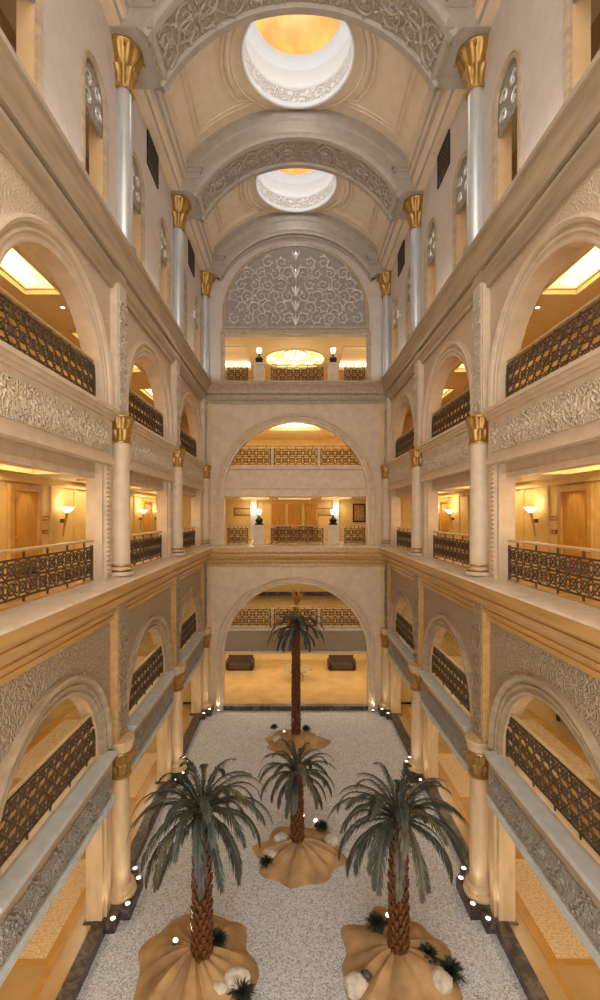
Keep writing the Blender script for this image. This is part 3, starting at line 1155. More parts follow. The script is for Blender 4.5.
def capital(t, r, h, flare, z):
    q = MB()
    rows = []
    n = 80
    for a in range(n + 1):
        t_ = 2 * PI * a / n
        lob = .5 + .5 * cos(10 * t_)
        lob2 = .5 + .5 * cos(10 * t_ + PI)
        row = []
        for (rr, zz, l1, l2) in ((r, 0, 0, 0), (r + .05, 0, 0, 0), (r + .06, .05 * h, 0, 0), (r + .01, .08 * h, 0, 0), (r + .015, .10 * h, .02, 0), (r * 1.04, .25 * h, .05, 0), (r + (flare - r) * .22, .40 * h, .07, .0),
                                 (r + (flare - r) * .34, .47 * h, .08, .0), (r + (flare - r) * .26, .52 * h, .01, .03), (r + (flare - r) * .42, .66 * h, 0, .06), (r + (flare - r) * .72, .80 * h, 0, .08), (flare * .94, .88 * h, .0, .07),
                                 (flare * .98, .91 * h, 0, .05), (flare * .86, .93 * h, 0, 0), (.02, .93 * h, 0, 0)):
            k = rr + (l1 * lob + l2 * lob2) * flare * 1.6 / .6 * .6
            row.append((k * cos(t_), k * sin(t_), z + zz))
        rows.append(row)
    q.grid(rows, 'gold')
    for k in range(8):
        a = 2 * PI * (k + .5) / 8
        pts = []
        for i in range(9):
            b = i / 8 * 1.5 * PI
            rr = .06 * h * (1 - i / 12)
            pts.append(((flare * .98 + rr * cos(b)) * cos(a), (flare * .98 + rr * cos(b)) * sin(a), z + h * .84 + rr * sin(b)))
        q.tube(pts, .03 * h, 5, 'gold')
    o = q.build('capital', t, True)
    q = MB()
    q.lathe([(.02, z + h * .92), (flare * .98, z + h * .92), (flare * 1.02, z + h * .95), (flare * 1.0, z + h * .995), (.02, z + h * .995)], n=28, m='gold')
    q.build('abacus', o, True)


XC = 5.0


def col_ground():
    t = thing('column', '', 'column')
    q = MB()
    q.box((-.46, -.55, -.02), (.3, .55, .30), 'darkmarble')
    q.box((-.2, -.95, -.02), (.62, .95, .26), 'darkmarble')
    q.build('plinth', t)
    q = MB()
    q.lathe([(.0, .3), (.42, .3), (.44, .36), (.42, .42), (.36, .45), (.38, .5), (.38, .55), (.33, .6), (.28, .63)], n=28, m='pier')
    q.build('base', t, True)
    q = MB()
    q.lathe([(.27, .6), (.265, 2.0), (.245, 3.6)], n=28, m='pier')
    q.build('shaft', t, True)
    capital(t, .25, .72, .36, 3.58)
    q = MB()
    q.lathe([(.05, 4.28), (.33, 4.3), (.35, 4.38), (.35, 4.46), (.38, 4.5), (.38, 4.6), (.05, 4.62)], n=28, m='pier')
    q.build('ledge', t, True)
    return t


def col_mid():
    t = thing('column', '', 'column')
    q = MB()
    q.lathe([(.0, .0), (.36, .0), (.37, .06), (.34, .1)], n=28, m='ledge')
    q.build('base', t, True)
    q = MB()
    for z in (.13, .27):
        q.lathe([(.25, z - .03), (.285, z - .03), (.30, z), (.285, z + .03), (.25, z + .03)], n=28, m='gold')
    q.build('ring_pair', t, True)
    q = MB()
    q.lathe([(.265, .1), (.26, 1.5), (.245, 3.66)], n=28, m='stone')
    q.build('shaft', t, True)
    capital(t, .245, .75, .34, 3.64)
    return t


def col_top():
    t = thing('column', '', 'column')
    q = MB()
    q.lathe([(.0, .0), (.34, .0), (.36, .08), (.32, .14), (.34, .2), (.28, .26)], n=28, m='silver')
    q.build('base', t, True)
    q = MB()
    q.lathe([(.25, .2), (.245, 2.5), (.225, 4.65)], n=28, m='silvercol')
    q.build('shaft', t, True)
    capital(t, .24, 1.17, .52, 4.6)
    return t


for mk, z, w1 in ((col_ground, 0.0, 'honey stone ground-storey column'), (col_mid, 9.14, 'pale third-storey column with gilded capital'), (col_top, 18.15, 'silver top-storey column with gilded capital')):
    pr = None
    for sx in (-1, 1):
        for k in range(3):
            lab = '%s, %s, %s' % (w1, SIDE[sx], COLW[k])
            loc = (sx * XC, CY[k] + (.25 if mk is col_top and k < 2 else 0), z)
            rz = PI if sx < 0 else 0
            if mk is col_ground:
                rz = 0 if sx > 0 else PI
            g = {0.0: 'ground storey columns', 9.14: 'third storey columns', 18.15: 'silver top columns'}[z]
            if pr is None:
                pr = mk()
                pr.location, pr.rotation_euler, pr['label'], pr['group'] = loc, (0, 0, rz), lab, g
            else:
                copy_tree(pr, lab, loc, rz, g)


def pilaster(kind):
    z1 = 3.80 if kind == 2 else 4.2
    t = thing('pilaster', '', 'pilaster')
    q = MB()
    q.box((-.2, -.34, 0), (.0, .34, z1), 'cornL' if kind == 2 else 'stone')
    q.build('body', t)
    q = MB()
    q.box((-.225, -.27, .08), (-.19, .27, z1 - .1), 'strip' if kind == 4 else 'carved2')
    for k in range(7):
        scroll(q, lambda u, v, h: (-.225 - h, u, v), .11, .3 + k * .46, .13, 1.4, 1 if k % 2 else -1, .7 + k, n=14, tr=.017, mat_='strip' if kind == 4 else 'carved2')
    q.build('carved_panel', t, True, weld=False)
    return t


for kind, z in ((2, 4.63), (4, 13.54)):
    pr = None
    for sx in (-1, 1):
        for k in range(3):
            lab = 'carved %s pilaster above the %s, %s' % (STW[kind], COLW[k], SIDE[sx])
            loc, rz = (sx * P, min(CY[k], YB - .36), z), (0 if sx > 0 else PI)
            if pr is None:
                pr = pilaster(kind)
                pr.location, pr.rotation_euler, pr['label'], pr['group'] = loc, (0, 0, rz), lab, 'pilasters of the ' + STW[kind]
            else:
                copy_tree(pr, lab, loc, rz, 'pilasters of the ' + STW[kind])

# pier strips beside the columns on the ground and third storeys (part of the setting)
for sx in (-1, 1):
    mb = MB()
    mp = sidemap(sx)
    for k in range(3):
        for s in (-1, 1):
            y = CY[k] + s * .62
            if y > YB:
                continue
            for z0, z1, mm in ((0.26, 3.3, 'pier'), (9.14, 12.12, 'stone')):
                mb.box((-.07, y - .13, z0), (.02, y + .13, z1), mm, mp)
                if z0 > 5:
                    for j in range(24):
                        z = z0 + .12 + j * .12
                        mb.box((-.10, y - .10, z), (-.06, y + .10, z + .07), 'fluted', mp)
    mb.build('trim_%d' % tn, kind='structure')
    tn += 1

# uplights at the feet of the piers
pr = None
UPW = ['at near pier foot', 'on near plinth corner', 'on far plinth corner', 'at far pier foot']
for sx in (-1, 1):
    for k in range(3):
        for j, (dx, dy, dz) in enumerate(((-.12, -.85, .26), (-.36, -.44, .30), (-.36, .44, .30), (-.12, .85, .26))):
            y = CY[k] + dy
            if y > YB - .1:
                continue
            loc = (sx * (XC + dx), y, dz)
            lab = 'small uplight %s, %s, %s' % (UPW[j], COLW[k], SIDE[sx])
            if pr is None:
                pr = thing('uplight', lab, 'lamp', loc, group='uplights at the column feet')
                q = MB()
                q.lathe([(.0, 0), (.085, 0), (.085, .06), (.062, .062), (.06, .05)], n=16, m='metal')
                q.build('housing', pr, True)
                q = MB()
                q.lathe([(.0, .052), (.062, .05)], n=16, m='lens')
                q.build('lens', pr)
            else:
                copy_tree(pr, lab, loc, None, 'uplights at the column feet')
            spot((loc[0], loc[1], loc[2] + .09), (sx * .12, 0, 1), P_UP, SOFT, 70, .8, .04)
for s, wd in ((-1, 'left'), (1, 'right')):
    loc = (s * (AE + .25), YB - .2, 0.0)
    lab = 'small round uplight on the gravel at the %s foot of the end wall arch' % wd
    copy_tree(pr, lab, loc, None, 'uplights at the column feet')
    spot((loc[0], loc[1], .1), (0, .12, 1), P_UP, SOFT, 70, .8, .04)

# ------------------------------------------------------------------ niches and vents of the top storey
prn = None
prv = None
for sx in (-1, 1):
    for k, ya in enumerate([6.55] + CY[:2]):
        for j, y in enumerate((ya + 1.75, ya + B - 1.3)):
            if y > 25:
                continue
            lab = 'arched niche with silver head, %s, %s, %s half' % (SIDE[sx], BAYW[k + 1], ['nearer', 'farther'][j])
            loc, rz = (sx * P, y, 18.17), (0 if sx > 0 else PI)
            if prn is None:
                prn = thing('niche_surround', lab, 'niche', loc, rz, 'arched niches of the top storey')
                mpn = lambda d, u, z: (d, u, z)
                q = MB()
                archivolt(q, mpn, 0, .60, .60, 3.23, 0.0, [(0, .05), (0, -.03), (.05, -.05), (.09, -.03), (.12, -.05), (.16, -.03), (.16, .02)], 'cornU', 20)
                q.build('frame', prn, True)
                q = MB()
                pts = [(-.62, 2.55)] + [(-.62 * cos(PI * i / 16), 3.23 + .62 * sin(PI * i / 16)) for i in range(17)] + [(.62, 2.55)]
                q.ngon([(.06, u, z) for u, z in pts], 'friezeS')
                q.ngon([(.12, u, z) for u, z in pts[::-1]], 'friezeS')
                q.add([(.06, -.62, 2.55), (.06, .62, 2.55), (.12, .62, 2.55), (.12, -.62, 2.55)], [(0, 1, 2, 3)], 'friezeS')
                for s in (-1, 1):
                    for (cy, cz, r) in ((.28, 2.85, .2), (.24, 3.32, .2)):
                        pts = [(.05, s * (cy + r * (1 - i / 16) * cos(2.6 * PI * i / 16)), cz + r * (1 - i / 16) * sin(2.6 * PI * i / 16)) for i in range(16)]
                        q.tube(pts, .03, 5, 'relief')
                q.build('carved_head', prn)
                prn.rotation_euler = (0, 0, rz)
            else:
                copy_tree(prn, lab, loc, rz, 'arched niches of the top storey')
    for k in range(2):
        yc = BC[k + 2] + .3
        lab = 'dark lattice vent high on the %s wall, top storey, %s' % (SIDE[sx], BAYW[k + 2])
        loc, rz = (sx * P, yc, 22.75), (0 if sx > 0 else PI)
        if prv is None:
            prv = thing('wall_vent', lab, 'vent', loc, rz, 'vents of the top storey')
            q = MB()
            for (a, b) in (((-.05, -.62, 0), (.02, -.54, 1.15)), ((-.05, .54, 0), (.02, .62, 1.15)), ((-.05, -.62, 0), (.02, .62, .08)), ((-.05, -.62, 1.07), (.02, .62, 1.15))):
                q.box(a, b, 'black')
            q.build('frame', prv)
            q = MB()
            q.box((-.012, -.56, .06), (.01, .56, 1.1), 'black')
            for i in range(7):
                for j in range(6):
                    y, z = -.54 + 1.08 * i / 7, .08 + .99 * j / 6
                    q.tube([(-.03, y, z), (-.03, y + 1.08 / 7, z + .165)], .012, 4, 'bronze')
                    q.tube([(-.03, y + 1.08 / 7, z), (-.03, y, z + .165)], .012, 4, 'bronze')
            q.build('grille', prv, weld=False)
        else:
            copy_tree(prv, lab, loc, rz, 'vents of the top storey')
    # small white lamp on a bracket
    t = thing('wall_spotlight', 'small white spotlight on the top storey, %s wall, near the end wall' % SIDE[sx], 'lamp', (sx * P, 22.6, 20.55), 0 if sx > 0 else PI, 'white spotlights of the top storey')
    q = MB()
    q.box((-.1, -.03, .04), (0.01, .03, .1), 'white')
    q.build('bracket', t)
    q = MB()
    q.lathe([(.0, -.1), (.05, -.1), (.06, .1), (.08, .22), (.0, .2)], (-.14, 0, .05), 12, 'white')
    q.build('body', t, True)

# ------------------------------------------------------------------ third storey: doors, torch sconces, plaques
xw = fl[3][1]
zf = fl[3][0]
dn = 1
for sx in (-1, 1):
    for (yd) in (12.3, 22.75):
        t = bpy.data.objects.new('door_%d' % dn, None)
        COL.objects.link(t)
        t['kind'] = 'structure'
        dn += 1
        t.location = (sx * (xw - .01), yd, zf)
        t.rotation_euler = (0, 0, 0 if sx > 0 else PI)
        q = MB()
        q.box((-.03, -.58, 0), (.0, .58, 2.3), 'doorwood')
        q.box((-.045, -.42, .25), (-.03, .42, 1.0), 'doorwood')
        q.box((-.045, -.42, 1.15), (-.03, .42, 2.1), 'doorwood')
        lf = q.build('leaf', t)
        q = MB()
        for (a, b) in (((-.09, -.74, 0), (.0, -.58, 2.3)), ((-.09, .58, 0), (.0, .74, 2.3)), ((-.1, -.76, 2.3), (.0, .76, 2.47))):
            q.box(a, b, 'doorframe')
        q.build('frame', t)
        q = MB()
        q.tube([(-.03, .45, 1.02), (-.1, .45, 1.02), (-.1, .32, 1.02)], .015, 6, 'gold')
        q.build('handle', lf, True)
        spot((sx * (xw - .45), yd, fl[3][2] - .1), (sx * .25, 0, -1), 16, WARM, 75, .7, .03)
    for k, (y, wd) in enumerate(((14.2, 'nearer door'), (21.5, 'before the far door'), (24.0, 'beyond the far door'))):
        lab = 'lit torch sconce with glass bowl, %s gallery wall, %s' % (SIDE[sx], wd)
        loc, rz = (sx * (xw - .05), y, zf + 1.0), (0 if sx > 0 else PI)
        if sx == -1 and k == 0:
            prs = thing('torch_sconce', lab, 'lamp', loc, rz, 'torch sconces of the third storey')
            q = MB()
            q.tube([(-.06, 0, 0), (-.1, 0, .3), (-.2, 0, .75)], [.02, .03, .045], 8, 'gold')
            q.build('stem', prs, True)
            q = MB()
            q.box((-.12, -.07, .42), (.0, .07, .54), 'plaque')
            q.build('bracket', prs)
            q = MB()
            q.lathe([(.02, .72), (.07, .75), (.14, .82), (.2, .9), (.19, .9), (.12, .83), (.0, .78)], (-.2, 0, 0), 16, 'glass_lit')
            q.build('glass_bowl', prs, True)
        else:
            copy_tree(prs, lab, loc, rz, 'torch sconces of the third storey')
        point((sx * (xw - .25), y, zf + 2.05), 5, (1, .84, .58), .06)
    for k, (z, hh, wd) in enumerate(((1.5, .13, 'upper'), (1.12, .11, 'lower'))):
        q = MB()
        q.box((-.03, -.2 + .06 * k, 0), (.01, .2 - .06 * k, hh), 'plaque')
        q.box((-.036, -.17 + .06 * k, .025), (-.03, .17 - .06 * k, hh - .025), 'doorframe')
        o = q.build('wall_plaque')
        o.location = (sx * xw, 13.35, zf + z)
        o.rotation_euler = (0, 0, 0 if sx > 0 else PI)
        tag(o, '%s bronze plaque beside the gallery door, third storey, %s side' % (wd, SIDE[sx]), 'sign', 'plaques beside the gallery doors')

# end hall, third storey: plaques, curtains, picture, tables
yh3 = fl[3][3]
for x, wd in ((-3.7, 'left'), (2.05, 'right')):
    q = MB()
    q.box((-.6, -.05, 0), (.6, .01, .55), 'plaque')
    q.box((-.52, -.06, .08), (.52, -.05, .47), 'doorframe')
    o = q.build('wall_plaque')
    o.location = (x, yh3, 10.75)
    tag(o, 'broad brown plaque on the far hall wall, third storey, %s of the curtains' % wd, 'sign')
for x, wd in ((-1.15, 'left'), (.0, 'middle'), (1.15, 'right')):
    q = MB()
    rows = []
    for i in range(25):
        xx = -.48 + .96 * i / 24
        d = -.08 - .05 * sin(i * 1.57)
        rows.append([(xx, d, 0), (xx, d, 2.45)])
    q.grid(rows, 'curtain')
    q.box((-.5, -.03, 0), (.5, .0, 2.45), 'curtain')
    o = q.build('curtain')
    o.location = (x, yh3, zf)
    tag(o, 'golden curtain on the far hall wall, third storey, %s of the three' % wd, 'curtain', 'curtains of the far hall')
t = thing('picture_frame', 'small framed print on the far hall wall, third storey', 'picture', (4.55, yh3, 10.3))
q = MB()
for (a, b) in (((-.45, -.06, 0), (-.36, 0, 1.3)), ((.36, -.06, 0), (.45, 0, 1.3)), ((-.45, -.06, 0), (.45, 0, .09)), ((-.45, -.06, 1.21), (.45, 0, 1.3))):
    q.box(a, b, 'black')
q.build('frame', t)
q = MB()
q.box((-.4, -.02, .05), (.4, 0, 1.25), 'picture')
q.build('print', t)
for x, wd in ((-.75, 'left'), (.75, 'right')):
    t = thing('console_table', 'dark console table in the far hall, third storey, %s of the middle curtain' % wd, 'table', (x, yh3 - .5, zf), group='console tables of the far hall')
    q = MB()
    q.box((-.5, -.22, .78), (.5, .22, .84), 'darkfab')
    q.build('tabletop', t)
    for a in (-1, 1):
        for b in (-1, 1):
            q = MB()
            q.tube([(a * .44, b * .17, .0), (a * .46, b * .18, .4), (a * .43, b * .16, .79)], [.02, .028, .035], 6, 'darkfab')
            q.build('leg', t)
for s, wd in ((-1, 'left'), (1, 'right')):
    q = MB()
    q.box((s * 2.9 - .22, yh3 - .16, zf), (s * 2.9 + .22, yh3, 12.05), 'white')
    q.box((s * 2.9 - .28, yh3 - .2, zf), (s * 2.9 + .28, yh3, zf + .3), 'white')
    q.box((s * 2.9 - .28, yh3 - .2, 11.8), (s * 2.9 + .28, yh3, 12.05), 'white')
    tag(q.build('hall_pilaster'), 'white flat pilaster on the far hall wall, %s of the curtains' % wd, 'pilaster', 'white hall pilasters')
    point((s * 2.9, yh3 - .5, 11.2), 18, WARM, .1)


# chandeliers
def chandelier(loc, r, lab):
    t = thing('ceiling_lamp', lab, 'lamp', loc)
    q = MB()
    q.lathe([(.0, 0), (r * .5, 0), (r * .5, -.05), (r, -.07), (r, -.12), (0, -.12)], n=24, m='gold')
    q.build('plate', t, True)
    q = MB()
    for ring, rr, z in ((0, r * .95, -.18), (1, r * .65, -.26), (2, r * .3, -.32)):
        n = max(6, int(rr * 22))
        for k in range(n):
            a = 2 * PI * k / n
            q.lathe([(0, .06), (.05, .0), (.04, -.08), (0, -.14)], (rr * cos(a), rr * sin(a), z), 6, 'crystal')
    q.build('crystal', t)
    point((loc[0], loc[1], loc[2] - .7), 45, WARM, .2)


chandelier((0, 31.0, fl[5][2] - 1.3 + .47), .72, 'round crystal ceiling lamp in the top hall behind the end wall')
chandelier((-.0, 28.8, fl[4][2] + .38), .6, 'round crystal ceiling lamp in the fourth storey hall behind the arch')

# downlights in the fourth storey ceilings
for sx in (-1, 1):
    for k, y in enumerate((12.4, 13.2)):
        t = thing('downlight', 'small recessed fourth-storey ceiling downlight, %s, %s the third column' % (SIDE[sx], ['before', 'beside'][k]), 'lamp', (sx * 6.4, y, fl[4][2]), group='downlights of the fourth storey')
        q = MB()
        q.lathe([(.0, -.005), (.05, -.008)], n=14, m='lens')
        q.build('lens', t)
        q = MB()
        q.lathe([(.05, -.008), (.075, -.02), (.085, .0)], n=14, m='white')
        q.build('rim', t, True)

# ------------------------------------------------------------------ ground hall and second hall furniture
for x, wd in ((-3.75, 'left'), (3.2, 'right')):
    t = thing('sofa', 'low dark sofa at the far wall of the ground hall, %s side' % wd, 'sofa', (x, 31.6, .22), group='dark sofas of the ground hall')
    q = MB()
    q.box((-.85, -.4, .12), (.85, .4, .42), 'darkfab')
    q.build('seat', t)
    q = MB()
    q.box((-.85, .28, .42), (.85, .45, .85), 'darkfab')
    q.build('backrest', t)
    for a in (-1, 1):
        q = MB()
        q.box((a * .85 - .1, -.4, .12), (a * .85 + .1, .44, .62), 'darkfab')
        q.build('armrest', t)
        for b in (-1, 1):
            q = MB()
            q.box((a * .78 - .04, b * .33 - .04, 0), (a * .78 + .04, b * .33 + .04, .13), 'black')
            q.build('leg', t)
t = thing('round_table', 'round glass table with gold legs in the ground hall behind the far palm', 'table', (.2, 29.6, .22))
q = MB()
q.lathe([(.0, .7), (.9, .7), (.92, .72), (.9, .74), (0, .74)], n=32, m='glass')
q.build('tabletop', t, True)
for k in range(4):
    a = PI / 4 + k * PI / 2
    q = MB()
    q.tube([(.5 * cos(a), .5 * sin(a), 0), (.25 * cos(a), .25 * sin(a), .35), (.6 * cos(a), .6 * sin(a), .7)], .03, 6, 'gold')
    q.build('leg', t, True)
t = thing('gilded_plant', 'small golden branching ornament on the second storey gallery above the far palm', 'plant', (.05, 28.5, 4.5))
q = MB()
q.lathe([(0, 0), (.2, 0), (.22, .05), (.1, .15), (.22, .5), (.26, .7), (.2, .72), (0, .7)], n=16, m='gold')
q.build('urn', t, True)
q = MB()
rnd = random.Random(2)
for k in range(16):
    a = rnd.uniform(0, 2 * PI)
    o_ = rnd.uniform(.15, .6)
    h_ = rnd.uniform(.6, 1.3)
    q.tube([(0, 0, .68), (o_ * .5 * cos(a), o_ * .5 * sin(a), .7 + h_ * .6), (o_ * cos(a), o_ * sin(a), .7 + h_)], [.025, .03, .01], 5, 'gold')
q.build('branch', t)
for sx in (-1, 1):
    t = thing('gallery_bench', 'dark bench against the second storey gallery wall, %s side' % SIDE[sx], 'bench', (sx * 8.2, 13.3, 4.5), group='benches of the second storey')
    q = MB()
    q.box((-.32, -.9, .36), (.32, .9, .5), 'darkfab')
    q.build('seat', t)
    for a in (-1, 1):
        for b in (-1, 1):
            q = MB()
            q.box((a * .26 - .04, b * .8 - .04, 0), (a * .26 + .04, b * .8 + .04, .37), 'darkfab')
            q.build('leg', t)


# ------------------------------------------------------------------ palms
def frond_mesh(t, rnd, az, el, L, droop, leafw, m):
    q = MB()
    n = 16
    p = Vector((0, 0, 0))
    pts = [p.copy()]
    dirs = []
    twist = rnd.uniform(-.25, .25)
    for i in range(n):
        s_ = (i + .5) / n
        a = el - droop * s_ ** 1.25
        ph = az + twist * s_
        d = Vector((cos(a) * cos(ph), cos(a) * sin(ph), sin(a)))
        dirs.append(d)
        p = p + d * (L / n)
        pts.append(p.copy())
    dirs.append(dirs[-1])
    q.tube(pts, [.028 * (1 - .85 * i / n) for i in range(n + 1)], 4, m)
    nl = 46
    for k in range(nl):
        s_ = .08 + .92 * k / (nl - 1)
        f_ = s_ * n
        i = min(int(f_), n - 1)
        base = pts[i].lerp(pts[i + 1], f_ - i)
        d = dirs[i]
        side = d.cross(Vector((0, 0, 1)))
        if side.length < .15:
            side = Vector((-sin(az), cos(az), 0))
        side.normalize()
        ll = leafw * (math.sin(PI * min(1, s_ * .86 + .12)) ** .7 + .12) * rnd.uniform(.8, 1.2)
        for sg in (-1, 1):
            dv = (side * sg * rnd.uniform(.3, .55) + d * rnd.uniform(.8, 1.1)).normalized()
            p1 = base + dv * ll * .5 + Vector((0, 0, -ll * .08))
            p2 = base + dv * ll * .9 + Vector((0, 0, -ll * .35))
            wv = d.cross(dv).cross(dv).normalized() * .012 + Vector((0, 0, .004))
            q.add([base - wv * .6, base + wv * .6, p1 + wv, p1 - wv, p2], [(0, 1, 2, 3), (3, 2, 4)], m)
    o = q.build('frond', t, weld=False)
    return o


def trunk_mesh(t, z0, z1, r0, r1, rnd):
    q = MB()
    H = z1 - z0
    prof = [(r0 * 1.25, z0 - .05), (r0 * 1.05, z0 + .12)] + [(r0 + (r1 - r0) * i / 8, z0 + .12 + (H - .12) * i / 8) for i in range(9)] + [(.02, z1 + .02)]
    q.lathe(prof, n=18, m='trunk')
    nr = int(H / .14)
    for i in range(nr):
        z = z0 + .04 + H * i / nr
        r = r0 + (r1 - r0) * i / nr
        for k in range(8):
            a = 2 * PI * (k + .5 * (i % 2)) / 8 + rnd.uniform(-.05, .05)
            hw = .42
            h = .20
            pr_ = .075 + rnd.uniform(-.015, .02)
            A = (r * cos(a - hw), r * sin(a - hw), z)
            Bp = (r * cos(a + hw), r * sin(a + hw), z)
            bot = ((r + .035) * cos(a), (r + .035) * sin(a), z - .05)
            T1 = ((r + pr_) * cos(a - .16), (r + pr_) * sin(a - .16), z + h)
            T2 = ((r + pr_) * cos(a + .16), (r + pr_) * sin(a + .16), z + h)
            T0 = (r * .98 * cos(a), r * .98 * sin(a), z + h * .9)
            q.add([A, bot, Bp, T2, T1, T0], [(0, 1, 4), (1, 3, 4), (1, 2, 3), (4, 3, 5), (0, 4, 5), (2, 5, 3)], 'trunk')
    q.build('trunk', t, weld=False)


def palm(x, y, z0, zc, x2, L, r0, nf, seed, lab):
    rnd = random.Random(seed)
    t = thing('palm_tree', lab, 'palm tree', (x, y, 0))
    trunk_mesh(t, z0, zc, r0, r0 * .78, rnd)
    q = MB()
    q.lathe([(.02, zc - .25), (r0 * .9, zc - .2), (r0 * 1.05, zc - .02), (r0 * .7, zc + .14), (.02, zc + .2)], n=14, m='frond')
    q.build('heart', t, True)
    ga = PI * (3 - math.sqrt(5))
    for i in range(nf):
        s_ = i / (nf - 1)
        az = i * ga + rnd.uniform(-.2, .2)
        el = math.radians(82 - 92 * s_ + rnd.uniform(-8, 8))
        droop = math.radians((112 + 22 * s_ if s_ < .6 else 125 - 60 * (s_ - .6) / .4) + rnd.uniform(-10, 10))
        droop = min(droop, el + math.radians(88))
        l_ = L * (.8 + .25 * sin(PI * s_)) * rnd.uniform(.9, 1.08)
        o = frond_mesh(t, rnd, az, el, l_, droop, L * .155, 'frond' if rnd.random() < .8 else 'frondA')
        o.location = (r0 * .5 * cos(az), r0 * .5 * sin(az), zc + .05 - .15 * s_)
    return t


def mound(x, y, rx, ry, h, seed, lab):
    rnd = random.Random(seed)
    q = MB()
    nA, nR = 72, 14
    lobes = [(rnd.randint(3, 9), rnd.uniform(0, 6.28), rnd.uniform(.02, .075)) for _ in range(6)]
    rows = []
    for a in range(nA + 1):
        t = 2 * PI * (a % nA) / nA
        R = 1 + sum(am * sin(k * t + p) for k, p, am in lobes)
        row = []
        for i in range(nR + 1):
            s_ = i / nR
            ridge = sum(sin(k * 2 * t + p * 2) for k, p, am in lobes) * .03 * s_ * (1 - s_) * 3
            z = h * cos(s_ * PI / 2) ** 1.25 + ridge - (.03 if i == nR else 0)
            row.append((rx * R * s_ * cos(t), ry * R * s_ * sin(t), z))
        rows.append(row)
    q.grid(rows, 'sand')
    o = q.build('sand_mound', smooth=True)
    o.location = (x, y, 0)
    return tag(o, lab, 'sand mound')


def rock(x, y, z, r, seed, lab, m='rock', grp='pale boulders on the mounds'):
    bm = bmesh.new()
    bmesh.ops.create_icosphere(bm, subdivisions=3, radius=1)
    off = Vector((seed * 3.1, seed * 1.7, seed * .9))
    for v in bm.verts:
        k = 1 + .35 * noise.noise(v.co * .9 + off) + .12 * noise.noise(v.co * 2.5 + off)
        v.co = Vector((v.co.x * r * k * 1.1, v.co.y * r * k * .9, v.co.z * r * k * .95))
    me = bpy.data.meshes.new('boulder')
    bm.to_mesh(me)
    bm.free()
    me.materials.append(M[m])
    o = bpy.data.objects.new('boulder', me)
    COL.objects.link(o)
    o.location = (x, y, z)
    return tag(o, lab, 'rock', grp)


def shrub(x, y, z, r, seed, lab):
    rnd = random.Random(seed)
    q = MB()
    for k in range(420):
        a = rnd.uniform(0, 2 * PI)
        e = rnd.uniform(.15, 1.4)
        l = r * rnd.uniform(.6, 1.1)
        d = Vector((cos(a) * cos(e), sin(a) * cos(e), sin(e)))
        sd = Vector((-sin(a), cos(a), 0)) * .011
        b0 = d * r * .08
        p1 = d * l * .6
        p2 = d * l + Vector((0, 0, -l * .25))
        q.add([b0 - sd * .5, b0 + sd * .5, p1 + sd, p1 - sd, p2], [(0, 1, 2, 3), (3, 2, 4)], 'shrub')
    o = q.build('shrub', weld=False)
    o.location = (x, y, z)
    return tag(o, lab, 'shrub', 'low shrubs on the mounds')


def floodlight(x, y, z, tgt, lab, power=26):
    t = thing('garden_spotlight', lab, 'lamp', (x, y, z), group='garden spotlights')
    d = (Vector(tgt) - Vector((x, y, z + .15))).normalized()
    q = MB()
    q.lathe([(0, 0), (.07, 0), (.07, .02), (.02, .03), (.02, .12), (0, .12)], n=12, m='black')
    q.build('stake', t, True)
    q = MB()
    q.lathe([(0, -.09), (.05, -.09), (.07, .05), (.062, .06), (.055, .04)], n=14, m='metal')
    h = q.build('housing', t, True)
    h.location = (0, 0, .17)
    h.rotation_euler = d.to_track_quat('Z', 'Y').to_euler()
    q = MB()
    q.lathe([(0, .046), (.058, .044)], n=14, m='lens')
    l = q.build('lens', t)
    l.location = (0, 0, .17)
    l.rotation_euler = h.rotation_euler
    spot(Vector((x, y, z + .17)) + d * .08, d, power, (1, .78, .48), 75, .6, .04)


PALMS = [(-2.35, 10.87, .36, 3.85, 1.86, .195, 46, 11, 'date palm with the thickest drooping crown, on the sand mound nearer the left wall'),
         (2.32, 11.0, .36, 3.60, 1.84, .195, 46, 23, 'date palm on the sand mound nearer the right wall, spreading crown'),
         (-.05, 14.7, .32, 2.62, 1.42, .165, 38, 35, 'short middle date palm on its mound between the two larger palms'),
         (-.02, 21.95, .28, 5.45, 1.6, .17, 42, 47, 'tall slender date palm standing alone before the end wall arch')]
for (x, y, z0, zc, L, r0, nf, sd, lab) in PALMS:
    palm(x, y, z0, zc, 0, L, r0, nf, sd, lab)
mound(-2.55, 10.95, 1.48, 1.6, .5, 1, 'large ochre sand mound under the palm nearer the left wall')
mound(2.3, 11.0, 1.42, 1.55, .5, 2, 'large ochre sand mound under the palm nearer the right wall')
mound(.0, 14.65, 1.42, 1.35, .45, 3, 'ochre sand mound under the short middle palm')
mound(-.05, 21.9, 1.5, 1.3, .4, 4, 'small ochre sand mound under the tall far palm')


def gp(px, py, z):
    """ground point that the photo shows at px, py when it lies at height z"""
    s_ = (py - 515) / (CAMZ - z)
    return (px - 291.5) / s_ - .235, 460 / s_


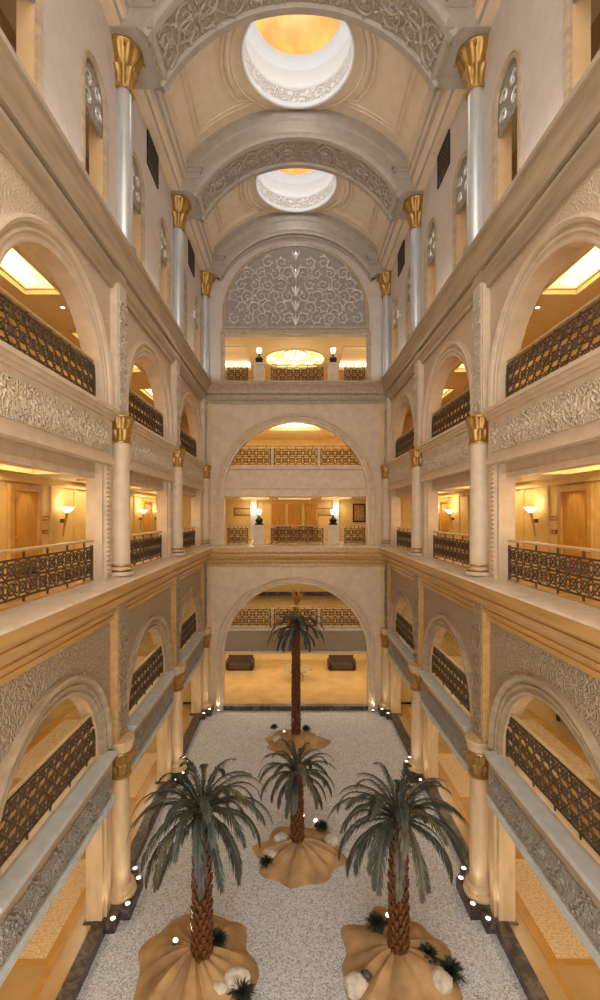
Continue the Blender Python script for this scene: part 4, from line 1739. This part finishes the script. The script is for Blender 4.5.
for i, (px, py, z, r, lab) in enumerate((
        (237, 982, .14, .24, 'pale boulder on the mound of the palm nearer the left wall, larger of two'),
        (219, 992, .10, .17, 'small pale boulder on the mound of the palm nearer the left wall'),
        (283, 842, .22, .24, 'pale boulder leaning by the trunk of the short middle palm'),
        (271, 857, .08, .26, 'pale boulder at the rim of the middle mound beside a shrub'),
        (332, 843, .14, .22, 'pale boulder on the far side of the middle mound from the shrub'),
        (441, 985, .12, .25, 'upright pale boulder at the rim of the mound nearer the right wall'),
        (356, 988, .08, .26, 'broad pale boulder on the mound nearer the right wall, towards the middle'),
        (277, 741, .12, .20, 'pale boulder on the mound of the tall far palm'),
        (366, 978, .2, .12, 'little dark stone on the mound nearer the right wall'))):
    X, Y = gp(px, py, z)
    rock(X, Y, z + .06, r, i + 2, lab, 'rock' if i < 8 else 'darkmarble')
for i, (px, py, z, r, lab) in enumerate((
        (217, 942, .36, .34, 'dark shrub close to the trunk of the palm nearer the left wall'),
        (188, 953, .3, .26, 'small dark shrub beside the spotlight of the palm nearer the left wall'),
        (241, 995, .05, .4, 'dark shrub behind the boulders at the rim of the mound nearer the left wall'),
        (268, 864, .06, .34, 'dark shrub below the boulder at the rim of the middle mound'),
        (322, 828, .22, .3, 'dark shrub behind the trunk of the middle palm'),
        (376, 925, .34, .34, 'dark shrub behind the trunk of the palm nearer the right wall'),
        (428, 958, .2, .36, 'dark shrub on the slope of the mound nearer the right wall'),
        (450, 975, .05, .42, 'dark shrub by the upright boulder nearer the right wall'),
        (306, 730, .2, .3, 'dark shrub on the mound of the tall far palm'),
        (274, 728, .15, .25, 'smaller dark shrub on the mound of the tall far palm'))):
    X, Y = gp(px, py, z)
    shrub(X, Y, z, r * 1.05, i + 5, lab)
for (px, py, z, k, lab) in ((175, 949, .3, 0, 'glowing garden spotlight on the mound nearer the left wall'),
                            (388, 923, .4, 1, 'glowing garden spotlight behind the trunk nearer the right wall'),
                            (316, 826, .26, 2, 'glowing garden spotlight behind the trunk of the middle palm'),
                            (284, 736, .2, 3, 'glowing garden spotlight by the trunk of the tall far palm')):
    X, Y = gp(px, py, z)
    p = PALMS[k]
    floodlight(X, Y, z, (p[0], p[1], p[3] * .75), lab)
